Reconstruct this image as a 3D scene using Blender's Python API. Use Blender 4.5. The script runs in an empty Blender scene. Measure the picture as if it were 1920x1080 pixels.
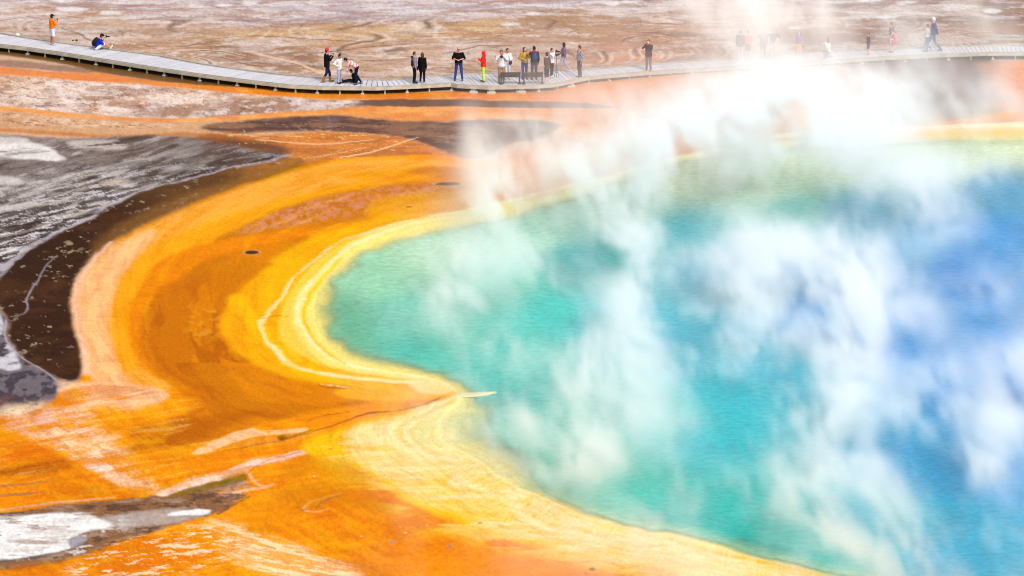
import bpy, bmesh, math, random
import numpy as np
from mathutils import Vector, Matrix
R = math.radians
scn = bpy.context.scene
COL = scn.collection
random.seed(7)

# ------------------------------------------------------------------ camera
CAMH, CAMY, FPX = 62.0, -300.0, 11300.0          # hillside viewpoint, long lens
PITCH = R(13.65)                                  # below the horizon
cam = bpy.data.cameras.new("camera"); camo = bpy.data.objects.new("camera", cam); COL.objects.link(camo)
cam.sensor_width = 36.0; cam.lens = FPX / 1920.0 * 36.0
cam.clip_start = 1.0; cam.clip_end = 12000.0
camo.location = (0, CAMY, CAMH); camo.rotation_euler = (R(90) - PITCH, 0, 0)
scn.camera = camo

# ------------------------------------------------------------------ sky, sun, exposure
SUN_EL, SUN_AZ = R(48), R(150)                    # high thin cloud, sun behind the viewer's left shoulder
w = bpy.data.worlds.new("World"); scn.world = w; w.use_nodes = True
wn = w.node_tree; wn.nodes.clear()
sky = wn.nodes.new("ShaderNodeTexSky"); sky.sky_type = 'NISHITA'; sky.sun_disc = False
sky.sun_elevation = SUN_EL; sky.sun_rotation = SUN_AZ; sky.air_density = 1.0; sky.dust_density = 6.0; sky.ozone_density = 1.0
hs = wn.nodes.new("ShaderNodeHueSaturation"); hs.inputs['Saturation'].default_value = 0.30
bg = wn.nodes.new("ShaderNodeBackground"); bg.inputs['Strength'].default_value = 0.15
wo = wn.nodes.new("ShaderNodeOutputWorld")
wn.links.new(sky.outputs[0], hs.inputs['Color']); wn.links.new(hs.outputs[0], bg.inputs[0]); wn.links.new(bg.outputs[0], wo.inputs[0])
sl = bpy.data.lights.new("sun", 'SUN'); sl.energy = 1.2; sl.angle = R(12); sl.color = (1.0, 0.95, 0.88)
so = bpy.data.objects.new("sun", sl); COL.objects.link(so)
sd = Vector((math.sin(SUN_AZ) * math.cos(SUN_EL), math.cos(SUN_AZ) * math.cos(SUN_EL), math.sin(SUN_EL)))
so.rotation_euler = (-sd).to_track_quat('-Z', 'Y').to_euler()
scn.view_settings.view_transform = 'Standard'; scn.view_settings.look = 'None'
scn.view_settings.exposure = 0.56; scn.view_settings.gamma = 1.0
scn.cycles.filter_width = 1.1
scn.cycles.max_bounces = 8; scn.cycles.diffuse_bounces = 2; scn.cycles.glossy_bounces = 2
scn.cycles.volume_bounces = 5; scn.cycles.volume_step_rate = 1.5; scn.cycles.volume_max_steps = 512
scn.cycles.transparent_max_bounces = 8

STEAM_GAIN = 0.82
KCOL = np.array([1.36, 1.33, 1.316]) * 2 ** 0.40   # brightness of a white level surface under this sky at this exposure

# ------------------------------------------------------------------ geometry of the site
SP, CP = math.sin(PITCH), math.cos(PITCH)
def at(px, py, z=0.0):
    """image pixel -> point on the level z (1920 x 1080 image coordinates, projected from the camera)"""
    a = (px - 960.0) / FPX; b = (540.0 - py) / FPX
    d = np.array([a, CP + b * SP, -SP + b * CP])
    t = (z - CAMH) / d[2]
    return Vector((d[0] * t, CAMY + d[1] * t, z))
def at_arr(px, py, z=0.0):
    a = (px - 960.0) / FPX; b = (540.0 - py) / FPX
    dy = CP + b * SP; dz = -SP + b * CP
    t = (z - CAMH) / dz
    return a * t, CAMY + dy * t

# ------------------------------------------------------------------ numpy noise
def _h(ix, iy, iz, seed):
    n = (ix.astype(np.int64) * 374761393 + iy.astype(np.int64) * 668265263 + iz.astype(np.int64) * 2147483647 + seed * 1274126177) & 0xffffffff
    n = ((n ^ (n >> 13)) * 1274126177) & 0xffffffff
    n = ((n ^ (n >> 16)) * 2246822519) & 0xffffffff
    return ((n ^ (n >> 15)) & 0xffff).astype(np.float32) / 65535.0
def vn2(x, y, seed=0):
    x0 = np.floor(x); y0 = np.floor(y); fx = (x - x0).astype(np.float32); fy = (y - y0).astype(np.float32)
    x0 = x0.astype(np.int64); y0 = y0.astype(np.int64); z = np.zeros_like(x0)
    sx = fx * fx * (3 - 2 * fx); sy = fy * fy * (3 - 2 * fy)
    a = _h(x0, y0, z, seed); b = _h(x0 + 1, y0, z, seed); c = _h(x0, y0 + 1, z, seed); d = _h(x0 + 1, y0 + 1, z, seed)
    return (a + (b - a) * sx) * (1 - sy) + (c + (d - c) * sx) * sy
def fbm(x, y, o=4, seed=0, g=0.5):
    s = np.zeros(np.shape(x), np.float32); a = 1.0; t = 0.0
    c, sn = 0.8, 0.6
    for k in range(o):
        s += a * vn2(x, y, seed + k * 17); t += a; a *= g
        x, y = (c * x - sn * y) * 2.03 + 7.1, (sn * x + c * y) * 2.03 + 3.7
    return s / t
def vn3(x, y, z, seed=0):
    x0 = np.floor(x); y0 = np.floor(y); z0 = np.floor(z)
    fx = (x - x0).astype(np.float32); fy = (y - y0).astype(np.float32); fz = (z - z0).astype(np.float32)
    x0 = x0.astype(np.int64); y0 = y0.astype(np.int64); z0 = z0.astype(np.int64)
    fx = fx * fx * (3 - 2 * fx); fy = fy * fy * (3 - 2 * fy); fz = fz * fz * (3 - 2 * fz)
    r = 0
    for i in (0, 1):
        for j in (0, 1):
            for k in (0, 1):
                r = r + _h(x0 + i, y0 + j, z0 + k, seed) * (fx if i else 1 - fx) * (fy if j else 1 - fy) * (fz if k else 1 - fz)
    return r
def sstep(a, b, x):
    t = np.clip((x - a) / (b - a), 0, 1); return t * t * (3 - 2 * t)
def lin(c):
    c = np.array(c, float) / 255.0
    return np.where(c <= 0.04045, c / 12.92, ((c + 0.055) / 1.055) ** 2.4)

# ------------------------------------------------------------------ materials
def new_mat(name):
    m = bpy.data.materials.new(name); m.use_nodes = True
    return m, m.node_tree, m.node_tree.nodes['Principled BSDF']
_mats = {}
def plain(name, rgb, rough=0.8, var=0.12, scale=30.0, spec=0.2, metal=0.0):
    """procedural material: slightly mottled colour"""
    key = (name, tuple(rgb))
    if key in _mats: return _mats[key]
    m, nt, b = new_mat(name); N = nt.nodes; L = nt.links
    c = lin(rgb) / (KCOL * .92)
    tc = N.new("ShaderNodeTexCoord"); no = N.new("ShaderNodeTexNoise"); no.inputs['Scale'].default_value = scale; no.inputs['Detail'].default_value = 3
    mr = N.new("ShaderNodeMapRange"); mr.inputs['To Min'].default_value = 1 - var; mr.inputs['To Max'].default_value = 1 + var
    mr.inputs['From Min'].default_value = 0.3; mr.inputs['From Max'].default_value = 0.7
    mx = N.new("ShaderNodeVectorMath"); mx.operation = 'SCALE'; mx.inputs[0].default_value = tuple(np.minimum(c, 0.85))
    L.new(tc.outputs['Object'], no.inputs['Vector']); L.new(no.outputs['Fac'], mr.inputs['Value']); L.new(mr.outputs[0], mx.inputs['Scale'])
    L.new(mx.outputs[0], b.inputs['Base Color'])
    b.inputs['Roughness'].default_value = rough; b.inputs['Specular IOR Level'].default_value = spec; b.inputs['Metallic'].default_value = metal
    _mats[key] = m
    return m

# ------------------------------------------------------------------ ground sheet (image-pixel grid reaching the horizon)
def axis(lo, hi, step, outer_lo, outer_hi, g=1.12):
    mid = list(np.arange(lo, hi, step)); a = []; s = step; x = lo
    while x > outer_lo: s *= g; x -= s; a.append(x)
    b = []; s = step; x = mid[-1]
    while x < outer_hi: s *= g; x += s; b.append(x)
    return np.array(a[::-1] + mid + b)
us = axis(-30, 1950, 2.1, -26000, 27000)
vs = axis(-20, 1100, 1.65, -1500, 4200)
vs = vs[vs > -2050]; vs = np.concatenate([[-2100, -2125, -2140], vs[vs > -2050]]) if False else vs
U, V = np.meshgrid(us, vs)
U = U.ravel().astype(np.float64); V = V.ravel().astype(np.float64)
NU, NV = len(us), len(vs)
WX, WY = at_arr(U, V)
# world-space noise fields shared by the layers
n_big = (fbm(WX / 5.0, WY / 9.0, 4, 1) - 0.5) * 2; n_big2 = (fbm(WX / 5.0, WY / 9.0, 4, 2) - 0.5) * 2
n_mid = (fbm(WX / 1.1, WY / 2.4, 4, 3) - 0.5) * 2; n_mid2 = (fbm(WX / 1.1, WY / 2.4, 4, 4) - 0.5) * 2
n_sm = (fbm(WX / .34, WY / .9, 3, 8) - .5) * 2; n_sm2 = (fbm(WX / .34, WY / .9, 3, 9) - .5) * 2
n_fine = fbm(WX / 0.14, WY / 0.5, 3, 5)
n_grain = vn2(WX / 0.06, WY / 0.25, 6)
n_streak = fbm(WX / 1.6 + 2 * n_big, WY / 0.7 + 2 * n_big2, 4, 7)
C = np.zeros((len(U), 3)); WET = np.zeros(len(U)); ROUGH = np.ones(len(U))

def chaikin(p, closed=True, it=2):
    p = np.array(p, float)
    for _ in range(it):
        q = []; n = len(p)
        if closed:
            for i in range(n):
                a, b = p[i], p[(i + 1) % n]; q += [a * .75 + b * .25, a * .25 + b * .75]
        else:
            q = [p[0]]
            for i in range(n - 1):
                a, b = p[i], p[i + 1]; q += [a * .75 + b * .25, a * .25 + b * .75]
            q += [p[-1]]
        p = np.array(q)
    return p
ASP = 2.0
def seg_dist(x, y, P, closed, wid=None):
    """distance (px, vertical x ASP) to the polyline, minus local half-width if given"""
    best = np.full(x.shape, 1e9, np.float32); n = len(P)
    for i in range(n if closed else n - 1):
        a = P[i]; b = P[(i + 1) % n]
        ax, ay = a[0], a[1] * ASP; bx, by = b[0], b[1] * ASP
        dx, dy = bx - ax, by - ay; L = dx * dx + dy * dy + 1e-9
        t = np.clip(((x - ax) * dx + (y * ASP - ay) * dy) / L, 0, 1)
        d = np.hypot(x - ax - t * dx, y * ASP - ay - t * dy)
        if wid is not None: d = d - (wid[i] + (wid[i + 1] - wid[i]) * t)
        best = np.minimum(best, d)
    return best
def inside(x, y, P):
    r = np.zeros(x.shape, bool); n = len(P)
    for i in range(n):
        x1, y1 = P[i]; x2, y2 = P[(i + 1) % n]
        if y1 == y2: continue
        c = ((y1 > y) != (y2 > y)) & (x < (x2 - x1) * (y - y1) / (y2 - y1) + x1)
        r ^= c
    return r
# coarse raster on which polygon distances are worked out, then sampled
gu = np.arange(-720, 2900, 5.0); gv = np.arange(-200, 1400, 3.0)
def sdf(P, pad):
    x0, y0 = P.min(0) - pad; x1, y1 = P.max(0) + pad
    iu = np.where((gu >= x0 - 10) & (gu <= x1 + 10))[0]; iv = np.where((gv >= y0 - 6) & (gv <= y1 + 6))[0]
    A, B = np.meshgrid(gu[iu], gv[iv])
    d = seg_dist(A.astype(np.float32), B.astype(np.float32), P, True)
    d = np.where(inside(A, B, P), d, -d)
    return d, gu[iu[0]], gv[iv[0]]
def sample(F, x, y):
    d, x0, y0 = F; h, wd = d.shape
    fx = np.clip((x - x0) / 5.0, 0, wd - 1.001); fy = np.clip((y - y0) / 3.0, 0, h - 1.001)
    ix = fx.astype(int); iy = fy.astype(int); fx -= ix; fy -= iy
    return (d[iy, ix] * (1 - fx) + d[iy, ix + 1] * fx) * (1 - fy) + (d[iy + 1, ix] * (1 - fx) + d[iy + 1, ix + 1] * fx) * fy
def warped(a, b):
    c = min(3.5, .55 * b)
    return U + a * n_big + b * n_mid + c * n_sm, V + 0.38 * (a * n_big2 + b * n_mid2 + c * n_sm2)
def mask(pts, feather, wa=6, wb=4, smooth=2):
    P = chaikin(pts, True, smooth); pad = feather + wa + wb + 12
    x, y = warped(wa, wb)
    x0, y0 = P.min(0) - pad; x1, y1 = P.max(0) + pad
    k = np.where((x > x0) & (x < x1) & (y > y0) & (y < y1))[0]
    m = np.zeros(len(U), np.float32)
    if len(k):
        m[k] = sstep(-feather, feather, sample(sdf(P, pad), x[k], y[k]))
    return m
def put(m, col, op=1.0, wet=None):
    c = lin(col) if np.ndim(col) == 1 else col
    a = (np.clip(m, 0, 1) * op)[:, None]
    C[:] = C * (1 - a) + c * a
    if wet is not None: WET[:] = WET * (1 - a[:, 0]) + wet * a[:, 0]
def poly(pts, col, feather=8, op=1.0, wa=6, wb=4, wet=None, tex=None, smooth=2):
    m = mask(pts, feather, wa, wb, smooth)
    if tex is not None: m = m * tex
    put(m, col, op, wet)
    return m
def stroke(pts, col, feather=2.0, op=1.0, wa=3, wb=3, wet=None, tex=None):
    """pts: (x, y, half-width) along a line"""
    p = np.array(pts, float)
    if p.shape[1] == 2: p = np.c_[p, np.full(len(p), 2.0)]
    p = chaikin(p, False, 2); P = p[:, :2]; W = p[:, 2]
    x, y = warped(wa, wb); pad = W.max() + feather + 4
    k = np.where((x > P[:, 0].min() - pad) & (x < P[:, 0].max() + pad) & (y > P[:, 1].min() - pad) & (y < P[:, 1].max() + pad))[0]
    m = np.zeros(len(U), np.float32)
    m[k] = 1 - sstep(-feather, feather, seg_dist(x[k].astype(np.float32), y[k].astype(np.float32), P, False, W))
    if tex is not None: m = m * tex
    put(m, col, op, wet)
    return m
def rag(sx, sy, seed, o=6, g=.66): return fbm(WX / sx, WY / sy, o, seed, g)
def ragd(deg, sp_, sl, seed, o=6, g=.64):
    c_, s_ = math.cos(math.radians(deg)), math.sin(math.radians(deg))
    return fbm((WX * -s_ + WY * c_) / sp_ + .5 * n_big, (WX * c_ + WY * s_) / sl + .3 * n_big2, o, seed, g)
def th(n, a, b): return sstep(a, b, n)
def spots(mk, col, sx, sy, lo, hi, seed, op=1.0, o=3):
    n = fbm(WX / sx, WY / sy, o, seed)
    put(mk * th(n, lo, hi), col, op)
def cracks(mk, col, sx, sy, width, seed, op=1.0, skew=0.0):
    n = fbm((WX + skew * WY) / sx + 0.6 * n_mid, WY / sy + 0.6 * n_mid2, 2, seed, 0.4)
    put(mk * (1 - sstep(0, width, np.abs(n - 0.5))), col, op)

# ---- pool outline and basin
SHORE = [(590, 592), (592, 560), (604, 526), (632, 494), (678, 462), (755, 437), (850, 417), (950, 396), (1050, 372), (1110, 348), (1200, 316), (1300, 292), (1400, 277), (1500, 269), (1600, 264), (1700, 260), (1800, 255), (1920, 252), (2150, 256), (2450, 290), (2700, 380), (2850, 560), (2850, 800), (2700, 1030), (2400, 1200), (2000, 1190), (1750, 1125), (1560, 1080), (1480, 1061), (1407, 1043), (1340, 1021), (1262, 999), (1222, 999), (1195, 993), (1130, 978), (1073, 958), (1013, 928), (980, 918), (930, 890), (887, 855), (850, 838), (822, 815), (826, 788), (846, 768), (868, 750), (862, 738), (852, 731), (840, 722), (813, 709), (763, 698), (713, 686), (650, 674), (618, 654), (600, 628)]
PS = chaikin(SHORE, True, 2)
xw, yw = warped(3, 4)
sd = np.full(len(U), -200.0)
k = np.where((xw > -100) & (xw < 2880) & (yw > 60) & (yw < 1300))[0]
sd = np.full(len(U), -900.0); sd[k] = sample(sdf(PS, 700), xw[k], yw[k])
ANG = np.arctan2((V - 680) * 2.0, U - 1500)
ring_n = fbm(sd / 16.0 + 1.2 * n_big, ANG * 14, 4, 101); ring_f = fbm(sd / 6.0 + 1.0 * n_big, ANG * 22, 4, 102); thread = fbm(ANG * 170 + 2 * n_mid, sd / 80.0, 4, 103)

# ---- far flats beyond the boardwalk
C[:] = lin((206, 172, 148))
put(th(fbm(WX / 9, WY / 14, 4, 11), .42, .62), (196, 154, 128), .7)
put(th(fbm(WX / 3, WY / 6, 4, 12), .5, .68), (222, 205, 198), .6)
poly([(-600, -160), (2600, -160), (2600, -10), (1500, 8), (1000, 22), (760, 45), (560, 52), (330, 40), (250, 18), (-50, 5), (-600, 10)], (196, 182, 190), 22, .85, 30, 8)
poly([(320, 62), (480, 55), (700, 48), (900, 40), (1100, 20), (1300, 15), (1330, 60), (1300, 112), (1060, 128), (800, 138), (620, 142), (480, 128), (360, 100)], (200, 158, 122), 20, .85, 20, 8)
poly([(360, 80), (420, 72), (520, 80), (590, 98), (620, 132), (600, 142), (500, 132), (420, 118)], (150, 112, 88), 18, .8, 14, 8)
poly([(360, 62), (520, 52), (760, 48), (980, 34), (1000, 52), (820, 66), (700, 78), (520, 70), (400, 78)], (224, 184, 136), 10, .8, 14, 8)
poly([(600, 92), (760, 80), (950, 72), (1150, 76), (1190, 110), (1000, 128), (820, 132), (700, 128), (610, 118)], (214, 180, 158), 10, .8, 12, 8)
poly([(790, 120), (880, 106), (1010, 100), (1060, 112), (1040, 130), (900, 136), (790, 140)], (188, 146, 116), 12, .6, 10, 8)
poly([(970, 12), (1060, 10), (1100, 30), (1080, 58), (1000, 60), (960, 40)], (168, 130, 104), 14, .5, 12, 10)
poly([(1090, 60), (1260, 50), (1330, 70), (1300, 108), (1130, 126), (1080, 110)], (196, 140, 110), 22, .6, 12, 8)
poly([(1140, 95), (1190, 84), (1250, 105), (1260, 118), (1160, 128), (1120, 122)], (235, 150, 90), 10, .85, 12, 8)
poly([(1480, 30), (1640, 24), (1900, 10), (2300, 10), (2300, 84), (1880, 84), (1720, 90), (1640, 96), (1540, 104), (1470, 108), (1430, 80)], (140, 106, 96), 24, .9, 16, 10)
poly([(1680, 40), (1850, 40), (1950, 70), (1880, 84), (1700, 84)], (150, 108, 92), 24, .7, 16, 10)
poly([(1440, 0), (1900, 0), (1900, 24), (1640, 26), (1480, 20)], (176, 158, 160), 14, .8, 16, 10)
far = mask([(-600, -160), (2600, -160), (2600, 84), (1700, 90), (1385, 112), (1160, 127), (1048, 133), (850, 141), (730, 151), (605, 147), (480, 135), (300, 107), (100, 80), (-600, 0)], 8, 0, 0)
far2 = far * mask([(-600, 10), (420, 40), (1300, 30), (1900, 40), (2300, 200), (-600, 200)], 16, 8, 4)
put(far * th(n_streak, .52, .66), (160, 128, 112), .45)
put(far * th(rag(7, .8, 18), .5, .62), (184, 128, 92), .4); put(far * sstep(1000, 1300, U) * th(rag(3, .9, 19), .5, .6), (120, 84, 74), .5)
topf = far * mask([(-600, -200), (2600, -200), (2600, 40), (1500, 40), (1000, 30), (700, 40), (300, 50), (-600, 30)], 24, 10, 6)
put(far * th(rag(2.2, 1.6, 14), .50, .62), (228, 212, 206), .5)
put(far * th(rag(2.5, 1.0, 16), .50, .62), (164, 122, 98), .5)
put(topf * th(rag(2.4, 1.1, 15), .54, .64), (240, 230, 230), .5)
put(far * th(rag(1.6, .8, 17), .60, .68), (244, 236, 230), .35)
# curved crust terraces traced by thin dark crack lines
rr = fbm(WX / 26.0, WY / 15.0, 3, 21, .40) + .006 * WY
lines = np.abs((rr * 34.0 + .10 * n_mid + .05 * n_sm) % 1.0 - .5)
put(far2 * (1 - sstep(0.0, 0.10, lines)) * th(fbm(WX / 2.2, WY / 3, 4, 22), .42, .60), (104, 74, 58), .7)
put(far2 * sstep(.10, .0, np.abs(lines - .16)) * th(fbm(WX / 2.5, WY / 3, 3, 24), .45, .6), (240, 220, 204), .6)
put(far2 * sstep(.45, .2, lines) * th(n_big, -.3, .5), (170, 130, 106), .25)
cracks(far2 * th(n_big, -.1, .3), (130, 96, 78), 1.1, 1.5, .012, 23, .7, .3)
stroke([(460, 96, 2), (520, 110, 3), (560, 120, 3), (610, 140, 3)], (236, 196, 158), 3, .9)
stroke([(830, 100, 1.4), (870, 92, 2), (905, 84, 1.2), (960, 86, .8)], (120, 84, 66), 1.6, .8)
stroke([(560, 106, 1), (640, 95, 1.4), (700, 86, 1.2), (760, 84, 1)], (124, 86, 64), 1.4, .8)
stroke([(380, 75, 1), (470, 66, 1.4), (560, 72, 1.2), (640, 76, 1.4), (720, 80, 1)], (124, 86, 64), 1.4, .7)
for x, y, a, b in [(118, 2, 26, 3), (135, 18, 34, 5), (205, 24, 24, 4), (1000, 26, 16, 3), (1150, 8, 18, 4), (1180, 4, 18, 3), (1630, 3, 30, 3), (1700, 6, 26, 3), (420, 10, 20, 2.5), (470, 8, 20, 4), (510, 128, 16, 2), (960, 45, 20, 3), (1860, 22, 20, 5), (1490, 52, 16, 2), (1518, 90, 9, 1.5), (1660, 33, 28, 3)]:
    poly([(x - a, y), (x - a * .4, y - b), (x + a * .5, y - b * .8), (x + a, y), (x + a * .3, y + b), (x - a * .5, y + b)], (244, 238, 238), 4, .75, 5, 5)

# ---- in front of the boardwalk: base flats of the left and the mats of the right
front = mask([(-720, 40), (0, 84), (125, 101), (300, 129), (480, 154), (605, 165), (705, 166), (845, 158), (1040, 159), (1102, 144), (1285, 131), (1440, 122), (1665, 108), (1920, 100), (2890, 90), (2890, 1390), (-720, 1390)], 3, 0, 0)
put(front, (228, 186, 156))
put(front * th(fbm(WX / 6, WY / 12, 4, 31), .4, .6), (205, 165, 138), .55)
poly([(0, 110), (120, 122), (240, 138), (190, 142), (80, 130), (-60, 122)], (150, 112, 96), 6, .8)
poly([(-300, 70), (0, 90), (125, 108), (300, 136), (480, 162), (640, 176), (560, 178), (420, 168), (300, 156), (200, 138), (90, 112), (-100, 96)], (112, 74, 18), 5, .95, 5, 4, wet=.8)
poly([(480, 182), (640, 190), (800, 188), (1000, 190), (1150, 190), (1235, 194), (1180, 206), (1000, 206), (800, 204), (640, 208), (560, 216), (300, 222), (200, 215), (350, 195)], (168, 128, 104), 10, .8, 6, 6)
poly([(700, 184), (850, 186), (1000, 190), (1160, 190), (1240, 194), (1190, 207), (1000, 205), (850, 203), (720, 200), (640, 198)], (112, 74, 54), 3, .95, 5, 7, wet=.5)
band = mask([(-300, 130), (0, 140), (120, 152), (250, 160), (400, 170), (560, 184), (700, 192), (640, 204), (520, 214), (300, 226), (200, 216), (60, 205), (-300, 190)], 6)
spots(band, (240, 218, 208), 2.5, 6, .45, .6, 33, .7)
spots(band, (178, 140, 122), 1.6, 2.2, .5, .62, 34, .6)
cracks(band, (122, 84, 66), .9, 1.0, .030, 35, .7, .55); cracks(band, (140, 98, 80), .45, .6, .035, 36, .6, .6); put(band * th(rag(.5, .8, 91), .52, .62), (172, 130, 110), .5); put(band * th(rag(.6, .9, 92), .54, .62), (250, 236, 228), .5)
# orange stream under the boardwalk
sA = [(-300, 112), (0, 124), (75, 134), (150, 138), (187, 136), (250, 148), (375, 160), (480, 166), (630, 174), (740, 175), (855, 171), (960, 166), (1050, 162), (1100, 150), (1210, 141), (1385, 128), (1500, 122), (1530, 150), (1480, 200), (1330, 225), (1240, 235), (1180, 206), (1100, 193), (1000, 190), (855, 186), (730, 186), (630, 188), (480, 178), (375, 168), (250, 156), (150, 152), (75, 144), (0, 139), (-300, 128)]
m = poly(sA, (246, 146, 30), 3, 1, 4, 4, wet=.7)
put(m * sstep(500, 0, U), (240, 140, 62), .8); put(m * sstep(1150, 1400, U), (244, 142, 80), .6)
put(m * th(n_streak, .45, .62), (236, 120, 10), .6); put(m * th(n_mid, .2, .6), (252, 184, 70), .5)
stroke([(480, 166, 2), (630, 175, 3), (740, 176, 3), (855, 172, 2.5), (920, 170, 2)], (236, 130, 0), 3, .8)
put(m * th(rag(5, .7, 98), .5, .62), (226, 112, 40), .35)
# lower orange stream
sC = [(-300, 185), (0, 198), (100, 209), (200, 219), (300, 223), (375, 222), (480, 215), (560, 208), (630, 204), (730, 200), (855, 201), (960, 203), (1060, 203), (1150, 205), (1250, 196), (1330, 215), (1280, 255), (1200, 265), (1080, 268), (1040, 240), (1010, 225), (960, 222), (855, 227), (780, 230), (730, 227), (680, 221), (630, 215), (560, 219), (480, 225), (375, 229), (275, 229), (200, 225), (100, 216), (0, 206), (-300, 196)]
m = poly(sC, (247, 152, 52), 2.5, 1, 4, 3, wet=.7)
put(m * th(fbm(WX / .7, WY / 1.2, 3, 37), .45, .6), (236, 126, 10), .6)
put(m * th(n_streak, .5, .62), (250, 178, 90), .5)
# grey-brown crackled flat below the lower stream
poly([(-300, 196), (0, 207), (200, 226), (370, 230), (480, 226), (600, 218), (700, 228), (700, 262), (480, 262), (350, 255), (200, 258), (0, 248), (-300, 240)], (214, 164, 124), 5, 1, 6, 4)
lo_l = mask([(-300, 198), (0, 209), (200, 228), (330, 231), (330, 240), (160, 240), (0, 236), (-300, 230)], 5)
cracks(lo_l, (120, 80, 60), .7, .8, .05, 38, .8, .7); put(lo_l * th(rag(.5, .7, 93), .5, .6), (240, 206, 178), .6)
stroke([(-200, 232, 5), (0, 244, 6), (120, 252, 7), (230, 258, 6), (330, 250, 5), (420, 255, 5), (520, 262, 8)], (206, 128, 66), 6, .9)
poly([(350, 240), (440, 228), (560, 220), (640, 215), (690, 226), (780, 231), (900, 226), (1010, 223), (1050, 233), (1058, 243), (1000, 260), (935, 275), (905, 302), (872, 301), (845, 292), (830, 280), (790, 267), (750, 260), (690, 250), (600, 246), (540, 248), (450, 250)], (102, 68, 56), 7, 1, 9, 9, wet=.3)
dk = mask([(350, 240), (440, 228), (560, 220), (640, 215), (690, 226), (780, 231), (900, 226), (1010, 223), (1058, 243), (935, 275), (872, 301), (790, 267), (690, 250), (600, 246)], 5)
put(dk * th(rag(2.4, 1.0, 108), .46, .6), (158, 112, 84), .75); put(dk * th(n_mid2, .1, .6), (84, 56, 52), .7)
cracks(dk, (205, 180, 170), 1.6, 1.2, .009, 40, .5, -.5); put(dk * sstep(420, 620, U) * sstep(700, 560, U) * th(n_mid, 0, .4), (140, 122, 128), .5)
# rusty fan under it
poly([(380, 252), (480, 258), (620, 246), (740, 256), (800, 270), (840, 288), (880, 302), (700, 310), (560, 312), (430, 318), (300, 330), (270, 310), (330, 275)], (222, 130, 48), 8, .95, 8, 6, wet=.3)
poly([(250, 262), (400, 252), (520, 270), (560, 285), (520, 298), (400, 318), (280, 335), (200, 330), (200, 290)], (110, 68, 44), 16, .95, 10, 8)
fan = mask([(380, 245), (560, 240), (760, 256), (880, 302), (560, 320), (430, 320), (340, 280)], 6)
put(fan * th(n_streak, .5, .6), (160, 86, 34), .5)
cracks(fan, (252, 200, 140), 3.2, 1.5, .012, 41, .8, -1.6)
stroke([(480, 262, 1.5), (560, 270, 2), (620, 272, 2), (700, 262, 1.2)], (248, 206, 160), 2, .8)
stroke([(640, 295, 1.6), (700, 286, 1.6), (760, 266, 1.3), (785, 258, .8)], (252, 218, 160), 1.4, .95)
stroke([(560, 300, 1), (620, 290, 1.2), (690, 276, 1)], (248, 200, 130), 1.5, .8)

# ---- main orange body
body = mask([(-720, 700), (60, 770), (100, 740), (150, 718), (158, 690), (150, 650), (140, 600), (133, 550), (150, 510), (185, 470), (240, 435), (320, 400), (420, 355), (500, 328), (545, 310), (620, 300), (740, 292), (830, 290), (880, 302), (1000, 300), (1200, 262), (1500, 240), (2000, 200), (2890, 190), (2890, 1390), (-720, 1390)], 7, 6, 5)
put(body, (249, 150, 26), 1, 0)
# upper right shore behind the pool
poly([(1040, 262), (1200, 255), (1350, 215), (1560, 205), (1560, 260), (1300, 285), (1100, 345), (900, 385), (860, 340), (900, 302)], (226, 130, 72), 20, .9, 10, 8)
poly([(1180, 225), (1220, 212), (1250, 222), (1220, 240), (1190, 248)], (120, 90, 84), 8, .8, 6, 6)
poly([(1560, 130), (1650, 118), (1760, 112), (1850, 110), (1880, 125), (1900, 170), (1860, 205), (1850, 225), (1760, 236), (1690, 240), (1650, 225), (1640, 180), (1600, 150)], (112, 78, 72), 26, .95, 26, 16)
put(body * mask([(1560, 120), (1900, 110), (1900, 210), (1700, 240), (1560, 220)], 20, 12, 8) * th(rag(2.5, 1.6, 105), .5, .6), (150, 116, 106), .5)
poly([(1560, 140), (1640, 140), (1690, 170), (1660, 205), (1560, 215), (1450, 200), (1440, 150)], (240, 136, 84), 26, .9, 20, 14)
poly([(1860, 108), (2300, 96), (2300, 215), (1960, 215), (1880, 205), (1830, 200), (1870, 185), (1850, 150)], (240, 150, 100), 26, .9, 26, 16)
poly([(1700, 238), (1800, 225), (1920, 215), (2300, 212), (2300, 236), (1900, 238), (1720, 248), (1560, 250)], (240, 146, 84), 6, 1, 8, 6)
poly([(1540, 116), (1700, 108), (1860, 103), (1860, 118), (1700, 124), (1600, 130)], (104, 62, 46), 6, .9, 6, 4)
# brown pool and crust at the left
crust = mask([(-720, 240), (0, 250), (60, 258), (150, 262), (250, 256), (300, 254), (400, 266), (480, 284), (546, 293), (520, 304), (450, 318), (330, 345), (250, 370), (190, 402), (150, 422), (80, 455), (30, 490), (0, 510), (-720, 640)], 9, 10, 12)
put(crust, (132, 116, 110))
put(crust * sstep(170, 420, U + 40 * n_big), (96, 66, 50), .85)
put(crust * th(ragd(58, 1.6, 7.0, 45), .46, .60), (84, 66, 60), .65)
put(crust * th(ragd(58, 1.4, 6.0, 46), .50, .62) * sstep(440, 220, U), (208, 196, 190), .7)
put(crust * th(ragd(55, .5, 2.4, 49), .50, .62), (172, 156, 150), .35)
put(crust * th(ragd(55, .45, 2.2, 44), .52, .62), (62, 46, 42), .45)
nearedge = sstep(300, 420, V + .106 * U + 24 * n_mid)
put(crust * nearedge * th(ragd(50, .4, 1.2, 47), .44, .54), (50, 36, 32), .85)
put(crust * nearedge * th(ragd(50, .30, 1.0, 48), .55, .62), (226, 218, 220), .8)
poly([(-200, 262), (30, 262), (90, 275), (120, 290), (125, 304), (90, 302), (30, 296), (-200, 300)], (236, 226, 222), 6, .95, 8, 9, tex=.3 + .7 * th(ragd(20, .8, 3, 111), .36, .52))
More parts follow.
